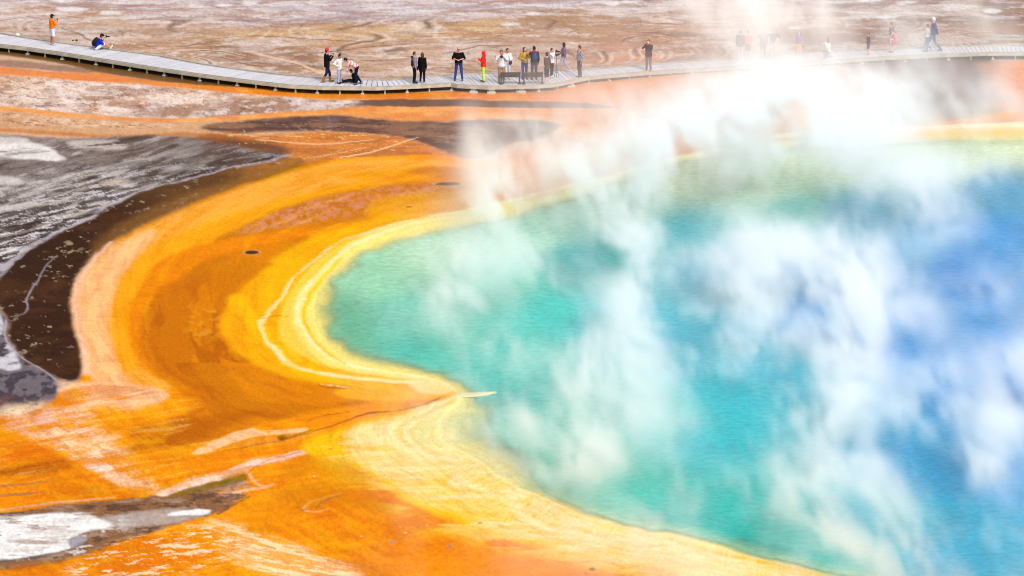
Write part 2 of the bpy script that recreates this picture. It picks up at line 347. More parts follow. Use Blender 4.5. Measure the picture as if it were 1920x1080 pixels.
poly([(-200, 252), (20, 254), (60, 262), (40, 270), (-200, 272)], (226, 214, 210), 5, .8, 6, 6)
poly([(120, 268), (170, 262), (215, 264), (245, 276), (230, 286), (170, 282), (140, 278)], (216, 202, 194), 8, .7, 8, 9, tex=th(ragd(20, .7, 3, 112), .36, .56))
poly([(-200, 322), (30, 328), (60, 342), (30, 346), (-200, 348)], (214, 204, 198), 8, .8, 8, 8)
poly([(0, 384), (60, 378), (95, 384), (40, 392), (-20, 400)], (208, 196, 190), 6, .8, 8, 8)
poly([(180, 340), (240, 338), (250, 346), (200, 350)], (200, 176, 160), 6, .7, 8, 8)
brown = [(5, 500), (60, 462), (110, 437), (165, 412), (205, 388), (262, 362), (332, 341), (450, 311), (520, 300), (570, 298), (540, 318), (490, 334), (420, 356), (320, 400), (240, 436), (185, 470), (150, 510), (134, 552), (140, 600), (150, 650), (158, 690), (150, 718), (105, 716), (75, 692), (40, 672), (13, 642), (16, 605), (2, 575), (-40, 545), (-20, 520)]
stroke([(560, 312, 6), (500, 338, 10), (420, 364, 10), (320, 408, 8), (245, 446, 5), (195, 480, 4), (160, 520, 3), (142, 556, 3), (150, 610, 3), (160, 660, 3)], (150, 92, 48), 20, .75, 4, 3)
bm_ = poly(brown, (60, 34, 18), 10, 1, 5, 7, wet=.12)
stroke([(560, 306, 6), (490, 334, 4), (420, 356, 3), (320, 400, 2), (240, 438, 1), (187, 472, 1), (152, 512, 1), (136, 552, 1), (142, 600, 1), (152, 650, 1), (160, 690, 1)], (104, 62, 34), 14, .55, 4, 3)
put(bm_ * sstep(180, 420, U - .3 * (V - 400)), (122, 82, 44), .75)
put(bm_ * sstep(400, 560, U), (196, 126, 50), .8)
put(bm_ * th(n_mid, .25, .6) * sstep(400, 100, U), (86, 56, 38), .6)
put(bm_ * th(rag(.4, .7, 50), .66, .72), (190, 168, 140), .6); put(bm_ * th(rag(3, 2, 57), .5, .6), (84, 50, 28), .5)
poly([(190, 440), (260, 400), (360, 362), (470, 326), (560, 302), (640, 296), (600, 312), (500, 344), (400, 380), (300, 422), (220, 462), (170, 510), (160, 500)], (150, 100, 46), 14, .55, 5, 4)
stroke([(548, 292, 1), (520, 299, 4), (480, 307, 5), (445, 313, 2.5), (390, 326, 2.5), (330, 341, 2.5), (290, 353, 2.5), (250, 366, 3), (225, 378, 3.5), (195, 392, 4), (165, 411, 4), (130, 428, 3.5), (100, 440, 4), (60, 460, 5), (28, 485, 7), (6, 505, 9), (-12, 530, 10)], (190, 180, 188), 3, .8, 4, 9, tex=.45 + .55 * th(rag(1.2, 1.2, 110), .36, .52))
stroke([(540, 294, 1), (500, 300, 3), (460, 308, 3)], (60, 56, 70), 2, .6, 3, 5, tex=th(n_mid, 0, .3))
stroke([(180, 392, 3), (120, 425, 3), (60, 452, 3), (20, 480, 2)], (80, 68, 72), 3, .5, 4, 6)
stroke([(105, 478, .8), (85, 500, 1.4), (72, 520, 1.4), (58, 545, 2), (48, 565, 2.2), (53, 578, 1.6), (45, 590, 1.2), (22, 594, 1)], (150, 138, 150), 1.6, .9, 3, 4)
spots(mask([(80, 470), (150, 440), (190, 450), (120, 480)], 8), (176, 150, 118), .6, 1.5, .58, .66, 52, .8)
# white and slate crust, lower left of the brown pool
poly([(-720, 640), (-40, 545), (0, 574), (15, 605), (12, 642), (40, 672), (75, 692), (105, 716), (104, 748), (60, 778), (0, 790), (-720, 900)], (116, 106, 112), 7, 1, 7, 10)
sl_ = mask([(-400, 600), (-40, 545), (0, 574), (15, 605), (12, 642), (40, 672), (75, 692), (105, 716), (104, 748), (60, 778), (0, 790), (-400, 800)], 4, 5, 5)
put(sl_ * th(fbm(WX / .5, WY / 1.2, 4, 54), .5, .58), (64, 56, 66), .8)
poly([(-300, 560), (-20, 560), (5, 590), (12, 640), (35, 668), (48, 692), (20, 700), (-10, 690), (-300, 700)], (216, 210, 216), 5, .9, 6, 8, tex=th(fbm(WX / .9, WY / 1.6, 4, 55), .36, .5))
poly([(0, 745), (60, 735), (104, 740), (60, 782), (0, 792), (-60, 780)], (160, 100, 84), 10, .6, 6, 8, tex=th(n_mid, -.3, .3))
stroke([(12, 600, 1.5), (10, 642, 1.5), (38, 670, 1.5), (75, 690, 1.2), (106, 716, 1.5)], (176, 170, 186), 1.5, .8)

# ---- crescent of mats round the pool
cres_out = [(880, 306), (740, 294), (620, 302), (520, 330), (420, 362), (320, 404), (240, 440), (185, 476), (150, 520), (138, 560), (146, 610), (156, 660), (166, 712), (240, 740), (300, 745), (330, 720), (290, 690), (262, 650), (262, 590), (300, 530), (380, 480), (500, 430), (620, 390), (760, 350), (900, 340)]
poly(cres_out, (250, 172, 88), 12, .9, 6, 4)
poly([(150, 520), (200, 470), (260, 440), (300, 430), (250, 480), (215, 530), (200, 600), (210, 680), (250, 722), (200, 730), (165, 712), (148, 610), (138, 560)], (253, 196, 134), 14, .95, 5, 4)
stroke([(210, 455, 3), (170, 490, 5), (146, 530, 6), (140, 565, 6), (150, 615, 6), (158, 660, 6), (164, 700, 7)], (252, 206, 176), 6, .8, 5, 4)
poly([(250, 480), (330, 440), (440, 402), (560, 366), (700, 334), (840, 322), (890, 340), (760, 348), (620, 380), (500, 420), (420, 450), (330, 490), (270, 540), (245, 600), (238, 650), (258, 700), (230, 690), (212, 640), (210, 560)], (250, 164, 52), 14, .85, 7, 5)
poly([(620, 330), (740, 318), (850, 312), (892, 330), (892, 372), (800, 380), (760, 348), (700, 336)], (240, 146, 40), 14, .8, 8, 6)
# pinkish brown band
poly([(900, 340), (830, 342), (740, 344), (650, 356), (570, 376), (500, 402), (440, 430), (390, 456), (430, 462), (500, 448), (580, 432), (640, 424), (700, 412), (720, 396), (800, 380), (880, 372)], (204, 122, 62), 10, .95, 8, 6)
put(body * mask([(640, 360), (760, 348), (890, 352), (890, 372), (760, 376), (640, 400), (520, 424), (450, 436), (520, 400)], 12, 8, 8) * th(rag(2, 1.6, 118), .42, .6), (178, 96, 58), .5)
pk = mask([(860, 346), (740, 350), (650, 360), (560, 382), (470, 420), (440, 440), (520, 430), (620, 412), (700, 400), (760, 372), (860, 362)], 12)
put(pk * th(n_fine, .35, .6), (216, 144, 112), .6)
poly([(770, 316), (830, 312), (880, 318), (892, 332), (840, 338), (790, 330), (745, 322)], (206, 124, 66), 8, .8)
# dark orange arc and brown-orange core
poly([(300, 480), (400, 452), (500, 440), (600, 420), (560, 450), (480, 480), (390, 500), (330, 545), (300, 600), (300, 650), (340, 700), (390, 730), (396, 760), (350, 790), (260, 810), (150, 805), (180, 795), (300, 770), (372, 744), (330, 720), (270, 700), (240, 650), (238, 590), (260, 530)], (238, 136, 0), 9, .95, 7, 5)
poly([(600, 440), (500, 462), (400, 480), (330, 522), (286, 580), (274, 640), (290, 690), (340, 722), (392, 745), (384, 775), (320, 805), (250, 830), (230, 845), (300, 848), (400, 830), (480, 800), (560, 775), (640, 765), (740, 742), (760, 724), (640, 720), (560, 712), (490, 690), (430, 650), (402, 620), (420, 570), (470, 520), (560, 470)], (202, 112, 8), 12, .95, 8, 5)
core = mask([(600, 440), (500, 462), (400, 480), (330, 522), (286, 580), (274, 640), (290, 690), (392, 745), (320, 805), (300, 848), (480, 800), (640, 765), (700, 730), (560, 712), (430, 650), (402, 620), (420, 570), (560, 470)], 8)
put(core * th(n_big, -.2, .4), (218, 134, 24), .55); put(core * th(fbm(ANG * 9, sd / 40 + n_big, 4, 114), .46, .64), (172, 84, 6), .5); put(core * th(fbm(ANG * 12, sd / 26 + n_big, 5, 120), .50, .64), (238, 140, 12), .5); put(core * sstep(600, 480, V), (222, 126, 20), .4); put(core * sstep(640, 520, V) * th(n_mid2, -.3, .5), (206, 128, 60), .35); put(body * mask([(330, 520), (286, 580), (272, 640), (288, 695), (345, 728), (390, 748), (380, 780), (300, 815), (300, 800), (350, 770), (352, 745), (300, 715), (262, 660), (262, 600), (300, 540)], 12, 6, 6), (176, 84, 2), .55); put(body * mask([(240, 800), (330, 790), (420, 778), (520, 765), (440, 800), (330, 840), (240, 840)], 14, 8, 8), (182, 92, 4), .5)
spots(mask([(340, 590), (400, 570), (440, 590), (420, 640), (350, 640)], 20), (228, 158, 90), .22, .45, .48, .66, 56, .5)
stroke([(300, 540, 6), (272, 600, 8), (280, 660, 10), (320, 705, 9), (370, 730, 8), (385, 755, 8)], (190, 92, 2), 10, .5)
poly([(240, 800), (330, 790), (400, 775), (470, 770), (400, 810), (300, 838), (240, 830)], (190, 98, 10), 12, .55)
# olive yellow inner mat
poly([(900, 365), (820, 380), (740, 400), (700, 415), (640, 432), (560, 468), (500, 505), (440, 560), (415, 600), (418, 640), (460, 675), (520, 705), (600, 722), (720, 728), (860, 720), (860, 700), (700, 660), (620, 600), (620, 540), (680, 470), (800, 425), (920, 390)], (248, 172, 14), 12, .97, 8, 5)
inn = mask([(900, 365), (740, 400), (640, 432), (500, 505), (440, 560), (420, 620), (520, 705), (720, 728), (860, 720), (700, 660), (620, 600), (620, 540), (680, 470), (920, 390)], 10)
put(inn * th(n_streak, .45, .62), (236, 146, 6), .5); put(inn * th(n_big2, 0, .5), (252, 190, 30), .5)
poly([(700, 372), (800, 362), (880, 352), (900, 372), (820, 392), (720, 404), (680, 405)], (240, 160, 20), 12, .7)
stroke([(440, 560, 14), (470, 600, 18), (500, 650, 18), (560, 690, 14), (640, 712, 10)], (253, 200, 20), 12, .7)
stroke([(520, 490, 12), (580, 455, 12), (660, 430, 8)], (250, 190, 40), 10, .6)

# ---- lower left fans
ll = mask([(-720, 740), (0, 785), (60, 775), (100, 745), (165, 715), (380, 745), (390, 770), (300, 850), (600, 770), (860, 740), (900, 860), (1480, 1080), (1800, 1390), (-720, 1390)], 8, 6, 5)
poly([(108, 728), (160, 716), (260, 724), (300, 735), (312, 745), (290, 765), (240, 778), (180, 780), (120, 760)], (252, 206, 158), 12, .95, 10, 9, tex=.35 + .65 * th(rag(1.8, 2.2, 119), .34, .54))
poly([(108, 738), (140, 726), (160, 740), (156, 760), (130, 764), (112, 752)], (244, 170, 104), 5, .9, 4, 4)
poly([(180, 755), (240, 770), (330, 745), (380, 745), (370, 770), (290, 790), (200, 790), (150, 775)], (250, 160, 50), 10, .7)
put(ll * mask([(-720, 850), (300, 850), (600, 830), (880, 870), (1500, 1100), (1500, 1390), (-720, 1390)], 30), (245, 140, 12), .9)
poly([(-300, 770), (60, 780), (180, 800), (220, 850), (160, 900), (0, 900), (-300, 890)], (240, 142, 40), 14, .8)
poly([(-300, 830), (0, 835), (60, 830), (110, 850), (100, 872), (40, 880), (-300, 880)], (226, 106, 6), 12, .9, 8, 8)
poly([(-300, 868), (0, 880), (80, 868), (125, 858), (140, 880), (90, 890), (0, 896), (-300, 900)], (176, 92, 46), 8, .9, 6, 5)
poly([(190, 846), (240, 834), (260, 846), (230, 856), (200, 862), (170, 870)], (192, 104, 56), 6, .8)
poly([(-300, 905), (0, 900), (150, 885), (200, 905), (280, 925), (160, 930), (0, 945), (-300, 950)], (244, 142, 18), 8, .9)
dg = mask([(0, 765), (80, 755), (150, 770), (200, 800), (230, 850), (280, 900), (300, 930), (240, 925), (180, 890), (130, 860), (60, 820), (0, 800)], 22, 10, 8)
put(dg, (252, 206, 150), .45); put(dg * th(rag(.9, 1.3, 60), .44, .60), (255, 226, 188), .8); put(dg * th(rag(.5, .8, 58), .52, .62), (228, 122, 30), .5)
poly([(150, 872), (200, 868), (215, 885), (180, 888)], (254, 240, 226), 8, .9, 8, 8)
poly([(55, 785), (100, 768), (110, 785), (70, 800)], (250, 226, 208), 8, .8, 8, 8)
put(ll * th(ragd(34, .7, 2.6, 61, 6, .7), .53, .66) * sstep(760, 300, U), (254, 206, 140), .3); put(ll * th(fbm(WX / 4, WY / 8, 5, 115), .50, .64) * sstep(1000, 600, U), (206, 92, 4), .45); lv = ll * sstep(790, 840, V + .05 * (350 - U)) * (1 - core); put(lv * th(ragd(30, 2.0, 7, 106, 7, .7), .48, .66), (222, 110, 8), .36); put(lv * th(ragd(26, 1.6, 6, 107, 7, .7), .50, .68), (255, 190, 80), .36); put(ll * th(ragd(38, .35, 2.4, 59), .50, .62) * sstep(800, 400, U), (228, 118, 10), .5)
# channels between the fans
for yy, wv in ((912, 3), (930, 4)):
    stroke([(-200, yy + 2, wv), (0, yy - 1, wv), (50, yy - 3, wv), (85, yy - 8, 1)], (166, 110, 86), 2.5, .9)
stroke([(-100, 962, 3), (0, 957, 3), (60, 948, 4), (140, 940, 3), (210, 934, 2)], (226, 172, 130), 3, .9)
poly([(-720, 990), (0, 965), (100, 950), (200, 938), (283, 932), (320, 928), (400, 902), (440, 888), (467, 890), (465, 905), (425, 920), (400, 928), (470, 930), (442, 944), (410, 966), (335, 985), (250, 1010), (150, 1046), (60, 1066), (0, 1072), (-720, 1110)], (142, 98, 66), 7, 1, 7, 9)
gm = mask([(-720, 990), (0, 965), (100, 950), (283, 932), (467, 890), (470, 930), (410, 966), (250, 1010), (60, 1066), (-720, 1110)], 4)
put(gm * th(rag(1.3, .9, 62), .48, .58), (176, 146, 126), .6)
put(gm * th(rag(.8, .7, 63), .54, .60), (82, 60, 52), .7)
poly([(330, 920), (400, 900), (445, 888), (466, 892), (460, 905), (400, 918), (340, 932), (300, 934)], (132, 100, 22), 5, .8, 5, 5)
poly([(160, 975), (260, 960), (380, 955), (400, 965), (330, 985), (250, 990), (170, 990)], (188, 170, 160), 8, .8, 6, 6)
poly([(-720, 1000), (0, 977), (60, 967), (150, 962), (200, 976), (218, 988), (165, 998), (115, 1012), (130, 1030), (75, 1044), (0, 1051), (-720, 1075)], (244, 240, 238), 6, 1, 8, 11, tex=.25 + .75 * th(rag(1.6, .8, 113), .34, .48))
wm = mask([(-720, 1000), (0, 977), (150, 962), (218, 988), (115, 1012), (75, 1044), (0, 1051), (-720, 1075)], 4)
put(wm * th(rag(.8, .6, 64), .54, .62), (200, 186, 178), .7); put(gm * sstep(280, 180, U) * th(rag(.9, .7, 65), .54, .6) * sstep(960, 975, V), (236, 228, 222), .7)
poly([(120, 1012), (150, 1006), (166, 1014), (140, 1030), (128, 1030)], (160, 152, 160), 4, .9)
stroke([(0, 1056, 3), (60, 1046, 3), (120, 1036, 2.5), (165, 1016, 2)], (112, 100, 98), 3, .8)
poly([(308, 970), (340, 960), (398, 956), (395, 966), (350, 971)], (246, 242, 240), 4, .95, 5, 9)
stroke([(410, 965, 3), (440, 945, 3), (470, 932, 2)], (110, 74, 66), 3, .9)
# pink-white streak and curl
pink = [(592, 842), (560, 846), (520, 858), (470, 864), (430, 882), (380, 892), (330, 908), (285, 928), (300, 934), (350, 918), (400, 905), (455, 888), (480, 874), (530, 864), (575, 852)]
poly(pink, (244, 190, 150), 10, .7, 8, 9); poly(pink, (250, 214, 194), 4, .9, 5, 8, tex=th(rag(.9, .7, 99), .38, .54))
stroke([(462, 884, 2), (475, 900, 3), (482, 910, 3), (500, 914, 2), (510, 910, 3)], (250, 206, 166), 5, .8)
stroke([(440, 925, 4), (470, 918, 5), (500, 916, 3)], (248, 196, 150), 4, .8)
stroke([(595, 838, 1), (560, 850, 1.4), (500, 864, 1.4), (475, 878, 1), (462, 892, 1)], (150, 80, 60), 1.6, .7, 3, 5)
poly([(355, 848), (380, 838), (405, 826), (440, 812), (475, 803), (486, 812), (520, 808), (585, 800), (575, 810), (500, 818), (440, 830), (390, 850), (362, 853)], (250, 202, 150), 4, .9, 4, 8, tex=th(rag(1.2, .8, 100), .34, .52))
poly([(420, 838), (470, 828), (530, 818), (600, 806), (640, 795), (600, 812), (540, 830), (480, 842)], (236, 150, 84), 4, .8)
stroke([(590, 805, 2), (560, 815, 2.5), (530, 824, 2)], (112, 80, 12), 4, .8, 3, 6)
poly([(515, 822), (530, 815), (542, 820), (530, 828)], (90, 62, 8), 4, .85, 3, 6)
# rusty cracks running to the cape
stroke([(832, 742, 1), (815, 752, 3.5), (790, 762, 4), (760, 768, 1.5), (735, 770, 1), (715, 771, 4), (690, 774, 4), (665, 782, 2.5), (640, 792, 1.6), (600, 806, 1.6), (560, 818, 1.4), (500, 834, 1), (420, 846, 1)], (150, 62, 14), 2, .95, 4, 5)
stroke([(842, 738, .8), (820, 760, .8), (790, 770, .8)], (130, 60, 20), 1.2, .7)
stroke([(575, 792, .8), (600, 780, 1.1), (650, 772, 1), (660, 770, .5)], (150, 66, 20), 1.4, .9, 3, 6)
stroke([(596, 722, 1), (612, 726, 1.6), (650, 729, 1.6), (690, 729, 1)], (156, 62, 16), 1.6, .9, 3, 5)
stroke([(600, 720, .6), (620, 721, 1.2), (650, 726, 1), (672, 727, .5)], (250, 214, 180), 1.2, .9, 3, 5)
stroke([(690, 722, .8), (740, 716, 1), (780, 712, .6)], (214, 120, 40), 1.6, .7)

# ---- pale sulphur ground under the shallows
shal = mask([(575, 600), (590, 540), (640, 480), (760, 430), (950, 390), (1110, 344), (1300, 286), (1500, 262), (1920, 248), (2500, 270), (2850, 600), (2700, 1040), (2000, 1200), (1500, 1076), (1200, 1000), (1000, 930), (880, 862), (840, 830), (820, 790), (850, 760), (856, 738), (800, 712), (640, 680)], 10, 3, 3)
put(shal, (238, 226, 140), 1)
# ---- yellow fringe of the lower shore
poly([(856, 740), (800, 765), (740, 776), (660, 792), (600, 820), (560, 842), (600, 862), (680, 880), (720, 905), (760, 940), (840, 975), (940, 1010), (1060, 1040), (1200, 1070), (1300, 1100), (1700, 1200), (1600, 1085), (1400, 1045), (1200, 1000), (1000, 925), (880, 860)], (252, 196, 36), 14, .95, 10, 9)
yf = mask([(856, 745), (740, 782), (660, 800), (640, 830), (680, 870), (740, 900), (780, 940), (860, 970), (960, 1005), (1080, 1034), (1250, 1075), (1700, 1200), (1600, 1085), (1400, 1045), (1200, 1000), (1000, 925), (880, 860)], 16, 14, 14)
put(yf, (252, 222, 120), .75)
stk = fbm((WX + .9 * WY) / 3.2 + n_big, (WY - .2 * WX) / 1.1, 4, 70)
put(ll * th(stk, .52, .62) * mask([(560, 840), (700, 790), (880, 860), (1200, 1000), (1500, 1085), (1300, 1100), (1000, 1050), (760, 980), (640, 900)], 30, 10, 10), (253, 214, 110), .7)
put(yf * th(stk, .45, .55), (253, 236, 170), .7)
put(yf * th(fbm((WX + .9 * WY) / 2.2, WY / .9, 3, 71), .55, .65), (250, 196, 70), .5)
cove = mask([(862, 750), (900, 770), (960, 830), (1000, 900), (1060, 950), (960, 915), (880, 858), (820, 846), (770, 830), (775, 800), (810, 778), (840, 762)], 8, 5, 5)
put(cove, (248, 232, 150), .95); put(cove * th(rag(1.2, 1.6, 97), .5, .6), (206, 206, 120), .55)
# stream curls in the fringe
for p in ([(860, 745, 3), (815, 762, 4), (770, 782, 4), (735, 805, 5), (735, 828, 5), (770, 846, 4), (820, 858, 4), (880, 862, 4), (935, 857, 3)],
          [(830, 768, 3), (790, 782, 4), (755, 808, 4), (765, 830, 4), (810, 848, 3), (870, 856, 2)],
          [(940, 858, 3), (905, 868, 4), (870, 884, 5), (850, 900, 5), (880, 918, 4), (930, 925, 4), (985, 922, 4)],
          [(985, 922, 3), (965, 940, 4), (970, 960, 6), (1010, 985, 6), (1080, 1002, 5), (1150, 1010, 5), (1240, 1008, 4)],
          [(1250, 1004, 3), (1262, 1020, 4), (1300, 1038, 5), (1370, 1055, 6), (1450, 1072, 6), (1560, 1100, 6)]):
    stroke([(a_, b_, c_ * 1.8) for a_, b_, c_ in p], (254, 240, 180), 12, .85, 7, 9)
for p in ([(845, 760, 2), (790, 778, 2.5), (750, 800, 3), (752, 822, 3), (790, 842, 2.5), (860, 856, 2)],
          [(930, 862, 2), (890, 876, 3), (850, 892, 3), (830, 906, 4), (880, 924, 3), (960, 926, 2)],
          [(1000, 930, 2), (985, 950, 3), (1010, 972, 4), (1070, 994, 4), (1140, 1003, 3)],
          [(1255, 1006, 2), (1290, 1024, 4), (1360, 1042, 5), (1440, 1058, 4), (1540, 1082, 3)]):
    stroke([(a_, b_, c_ * 1.4) for a_, b_, c_ in p], (246, 184, 22), 9, .85, 7, 9)
poly([(500, 600), (560, 660), (600, 690), (720, 705), (820, 712), (860, 735), (850, 745), (780, 742), (700, 728), (600, 716), (540, 700), (505, 660), (485, 618)], (250, 190, 52), 8, .6)

mats = body * sstep(-8, -50, sd) * (1 - bm_) * (1 - gm) * (1 - crust) * (1 - sl_); matt = mats * (1 - core)
put(matt * th(ring_n, .52, .66), (214, 112, 14), .22); put(matt * th(1 - ring_n, .54, .68), (255, 190, 70), .20)
put(matt * th(ring_f, .54, .66), (198, 100, 20), .14); put(matt * th(thread, .54, .66), (255, 196, 90), .07)
put(matt * th(fbm(ANG * 260 + n_mid, sd / 50.0, 4, 104), .56, .68), (196, 96, 20), .10)
# marbled sulphur band of the lower shore
lowb = sstep(-120, -60, sd + 30 * n_big) * sstep(760, 800, V) * body
bnd = (sd + 22 * n_big + 9 * n_mid) / 26.0 + .6 * ring_n
mb = .5 + .5 * np.sin(bnd * 6.283)
put(lowb * mb, (254, 234, 160), .34); put(lowb * sstep(.30, .0, mb), (248, 194, 50), .34)
put(lowb * th(ring_f, .5, .64), (252, 212, 90), .4); put(lowb * th(thread, .5, .64), (255, 238, 180), .35)
# ---- pale rims beside the pool (upper crescent)
poly([(1000, 372), (900, 392), (780, 414), (690, 440), (640, 470), (600, 510), (560, 556), (545, 600), (560, 640), (600, 680), (680, 702), (780, 712), (850, 732), (880, 720), (700, 660), (640, 600), (640, 540), (700, 480), (860, 430), (1010, 400)], (252, 224, 120), 7, .95, 6, 5)
stroke([(1000, 372, 10), (900, 394, 10), (780, 418, 9), (690, 444, 9), (630, 470, 9), (590, 505, 10), (560, 545, 12), (540, 590, 16), (540, 630, 18), (580, 670, 14), (640, 692, 9), (760, 708, 7)], (253, 222, 110), 8, .6, 5, 5)
stroke([(1500, 268, 5), (1300, 290, 6), (1110, 342, 6), (1000, 368, 5), (900, 390, 5), (780, 412, 4), (690, 436, 3.5), (630, 458, 3), (595, 486, 2.5), (550, 520, 3), (533, 556, 3), (505, 590, 3), (487, 612, 3), (495, 632, 4), (515, 660, 6), (540, 688, 7), (600, 700, 6), (690, 712, 5), (780, 716, 5), (850, 732, 4)], (253, 234, 166), 6, .9, 5, 9, tex=.45 + .55 * th(rag(1.6, 2.6, 116), .36, .5))
stroke([(900, 398, 3), (780, 420, 3.5), (700, 444, 4), (650, 466, 4), (610, 505, 3.5), (575, 545, 3.5), (558, 580, 4), (562, 610, 4), (585, 645, 5), (620, 674, 5), (690, 694, 5), (770, 704, 5), (840, 720, 4)], (254, 242, 184), 7, .9, 5, 8, tex=.5 + .5 * th(rag(1.6, 2.6, 117), .36, .5))
stroke([(640, 485, 3), (600, 530, 4), (570, 580, 4), (575, 620, 4), (600, 655, 4), (650, 684, 2.5)], (250, 196, 44), 4, .8, 4, 4)
stroke([(548, 560, 3), (525, 600, 5), (530, 640, 6), (560, 676, 5)], (250, 204, 90), 6, .6, 4, 4)
stroke([(495, 598, 1), (520, 592, 1.2), (540, 594, .8)], (190, 116, 30), 1.5, .8, 3, 5)
poly([(1560, 238), (1700, 240), (1850, 232), (2000, 228), (2400, 240), (2400, 252), (1920, 246), (1700, 254), (1560, 256), (1400, 262)], (253, 234, 180), 4, .95, 5, 4)
poly([(1640, 246), (1760, 244), (1920, 240), (2300, 242), (2300, 262), (1920, 254), (1800, 258), (1640, 262)], (248, 196, 74), 5, .8, 6, 5)
poly([(860, 735), (790, 742), (740, 725), (700, 722), (620, 730), (640, 745), (700, 752), (780, 750), (840, 745)], (252, 184, 30), 8, .7)
poly([(760, 712), (830, 712), (850, 726), (845, 740), (800, 742), (770, 728)], (253, 224, 150), 8, .8)

# ---- little dark vents, lumps and spalls on the mats
for x, y, a, b, c in [(473, 474, 20, 5, (74, 36, 20)), (840, 345, 38, 4, (100, 58, 34)), (768, 388, 10, 1.6, (96, 50, 20)), (780, 384, 4, 1, (96, 50, 20)), (316, 608, 5, 1, (70, 40, 20)), (298, 620, 4, 1, (70, 40, 20)), (620, 842, 6, 1.5, (120, 60, 20)), (737, 1018, 8, 4, (176, 120, 110)), (843, 1025, 7, 3, (150, 100, 100)), (900, 981, 6, 2, (150, 80, 60)), (1110, 1068, 9, 4, (84, 50, 30)), (1098, 1075, 6, 3, (84, 50, 30)), (966, 1026, 4, 1.4, (120, 64, 30)), (1018, 1040, 3, 1.2, (120, 64, 30)), (870, 1050, 9, 2.5, (160, 100, 90)), (872, 1043, 5, 1.5, (130, 70, 50)), (835, 1048, 10, 1.6, (180, 120, 100))]:
    poly([(x - a, y), (x - a * .5, y - b), (x + a * .4, y - b), (x + a, y - b * .2), (x + a * .5, y + b), (x - a * .4, y + b)], (232, 176, 130), 3, .6, 1, 2)
    poly([(x - a * .8, y), (x - a * .4, y - b * .8), (x + a * .4, y - b * .8), (x + a * .8, y), (x + a * .4, y + b * .8), (x - a * .4, y + b * .8)], c, 2.4, .95, 1, 2)
stroke([(645, 928, 1), (620, 935, 3.5), (605, 942, 2.5), (598, 951, 1.5)], (140, 98, 96), 2, .9, 3, 4)
stroke([(640, 925, 4), (605, 935, 3), (580, 945, 3), (570, 958, 4), (600, 962, 3), (615, 955, 1)], (250, 190, 130), 3, .55, 3, 4)
stroke([(578, 955, 2), (570, 958, 2.5)], (150, 104, 100), 2, .9, 2, 3)
rs = np.random.RandomState(5)
lumps = [(650, 990), (655, 998), (677, 1006), (590, 895), (612, 902), (600, 882), (625, 890), (750, 1026), (765, 1028), (812, 998), (830, 990), (845, 998), (855, 986), (800, 985), (808, 980), (750, 988), (760, 1000), (805, 1046), (790, 1058), (905, 1070), (1018, 1072), (880, 1002), (910, 1010), (930, 1008), (920, 1011), (700, 905), (655, 905), (680, 900), (1180, 1062), (1150, 1056), (1220, 1072), (690, 1060)]
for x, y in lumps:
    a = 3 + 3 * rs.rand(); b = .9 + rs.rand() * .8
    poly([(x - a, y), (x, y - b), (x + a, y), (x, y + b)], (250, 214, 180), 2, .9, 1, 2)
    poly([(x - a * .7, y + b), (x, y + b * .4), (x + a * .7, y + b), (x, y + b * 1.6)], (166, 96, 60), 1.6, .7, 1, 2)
# grainy pale sinter speckle at the bottom
poly([(580, 1060), (640, 1045), (720, 1060), (760, 1085), (560, 1100)], (220, 120, 60), 10, .8)
sp = mask([(380, 975), (470, 990), (600, 1040), (700, 1085), (520, 1090), (420, 1040)], 24, 10, 10)
put(sp, (252, 196, 120), .5); put(sp * th(ragd(-40, .35, 1.4, 80), .46, .60), (255, 226, 178), .8)
sp = mask([(200, 1020), (420, 980), (470, 1020), (420, 1060), (300, 1085), (100, 1085)], 24, 10, 10)
put(sp * th(ragd(30, .25, .6, 81), .53, .62), (255, 230, 186), .75)
put(sp * th(rag(.6, .8, 82), .5, .6), (234, 124, 14), .55)
put(body * mask([(600, 900), (720, 930), (760, 960), (700, 960), (640, 945), (560, 950), (520, 1000), (460, 1000), (500, 940)], 24, 14, 8), (206, 118, 14), .55)
put(body * mask([(600, 850), (680, 880), (720, 920), (660, 915), (600, 890), (540, 900), (520, 880)], 20, 12, 8), (214, 134, 10), .5)
put(body * mask([(740, 1040), (900, 1030), (1060, 1055), (1200, 1090), (800, 1100), (700, 1070)], 24, 12, 8), (246, 140, 8), .6)
put(body * mask([(430, 940), (520, 930), (560, 960), (520, 1000), (450, 985)], 20, 10, 8), (250, 150, 10), .5)

# fine natural variation of the ground colour
mat_ = body * (1 - mask([(-720, 860), (300, 860), (700, 960), (900, 1100), (-720, 1300)], 40))
q_ = 1 - .62 * mat_
g = ((n_fine - .5) * .34 + (n_grain - .5) * .12 + n_mid * .05 + (n_streak - .5) * .20) * q_ + .03 * n_big
C *= (1.02 + g + .04 * body)[:, None]
lum = C @ np.array([.2126, .7152, .0722]); C[:, 2] *= 1 - .75 * body * sstep(.14, .05, C[:, 2] / (C[:, 0] + .01))
C = np.maximum(C, .002)
alb = np.clip(C / KCOL, 0.004, 0.86)

land = sstep(4, -10, sd)
Z = (fbm(WX / 2.5, WY / 4.0, 3, 90) - .35) * .06 * land + .03 * land * sstep(-60, -6, sd) * sstep(0, -6, sd)
Z -= np.clip(sd, 0, 200) * .003 + .016 * sstep(-2, 3, sd)

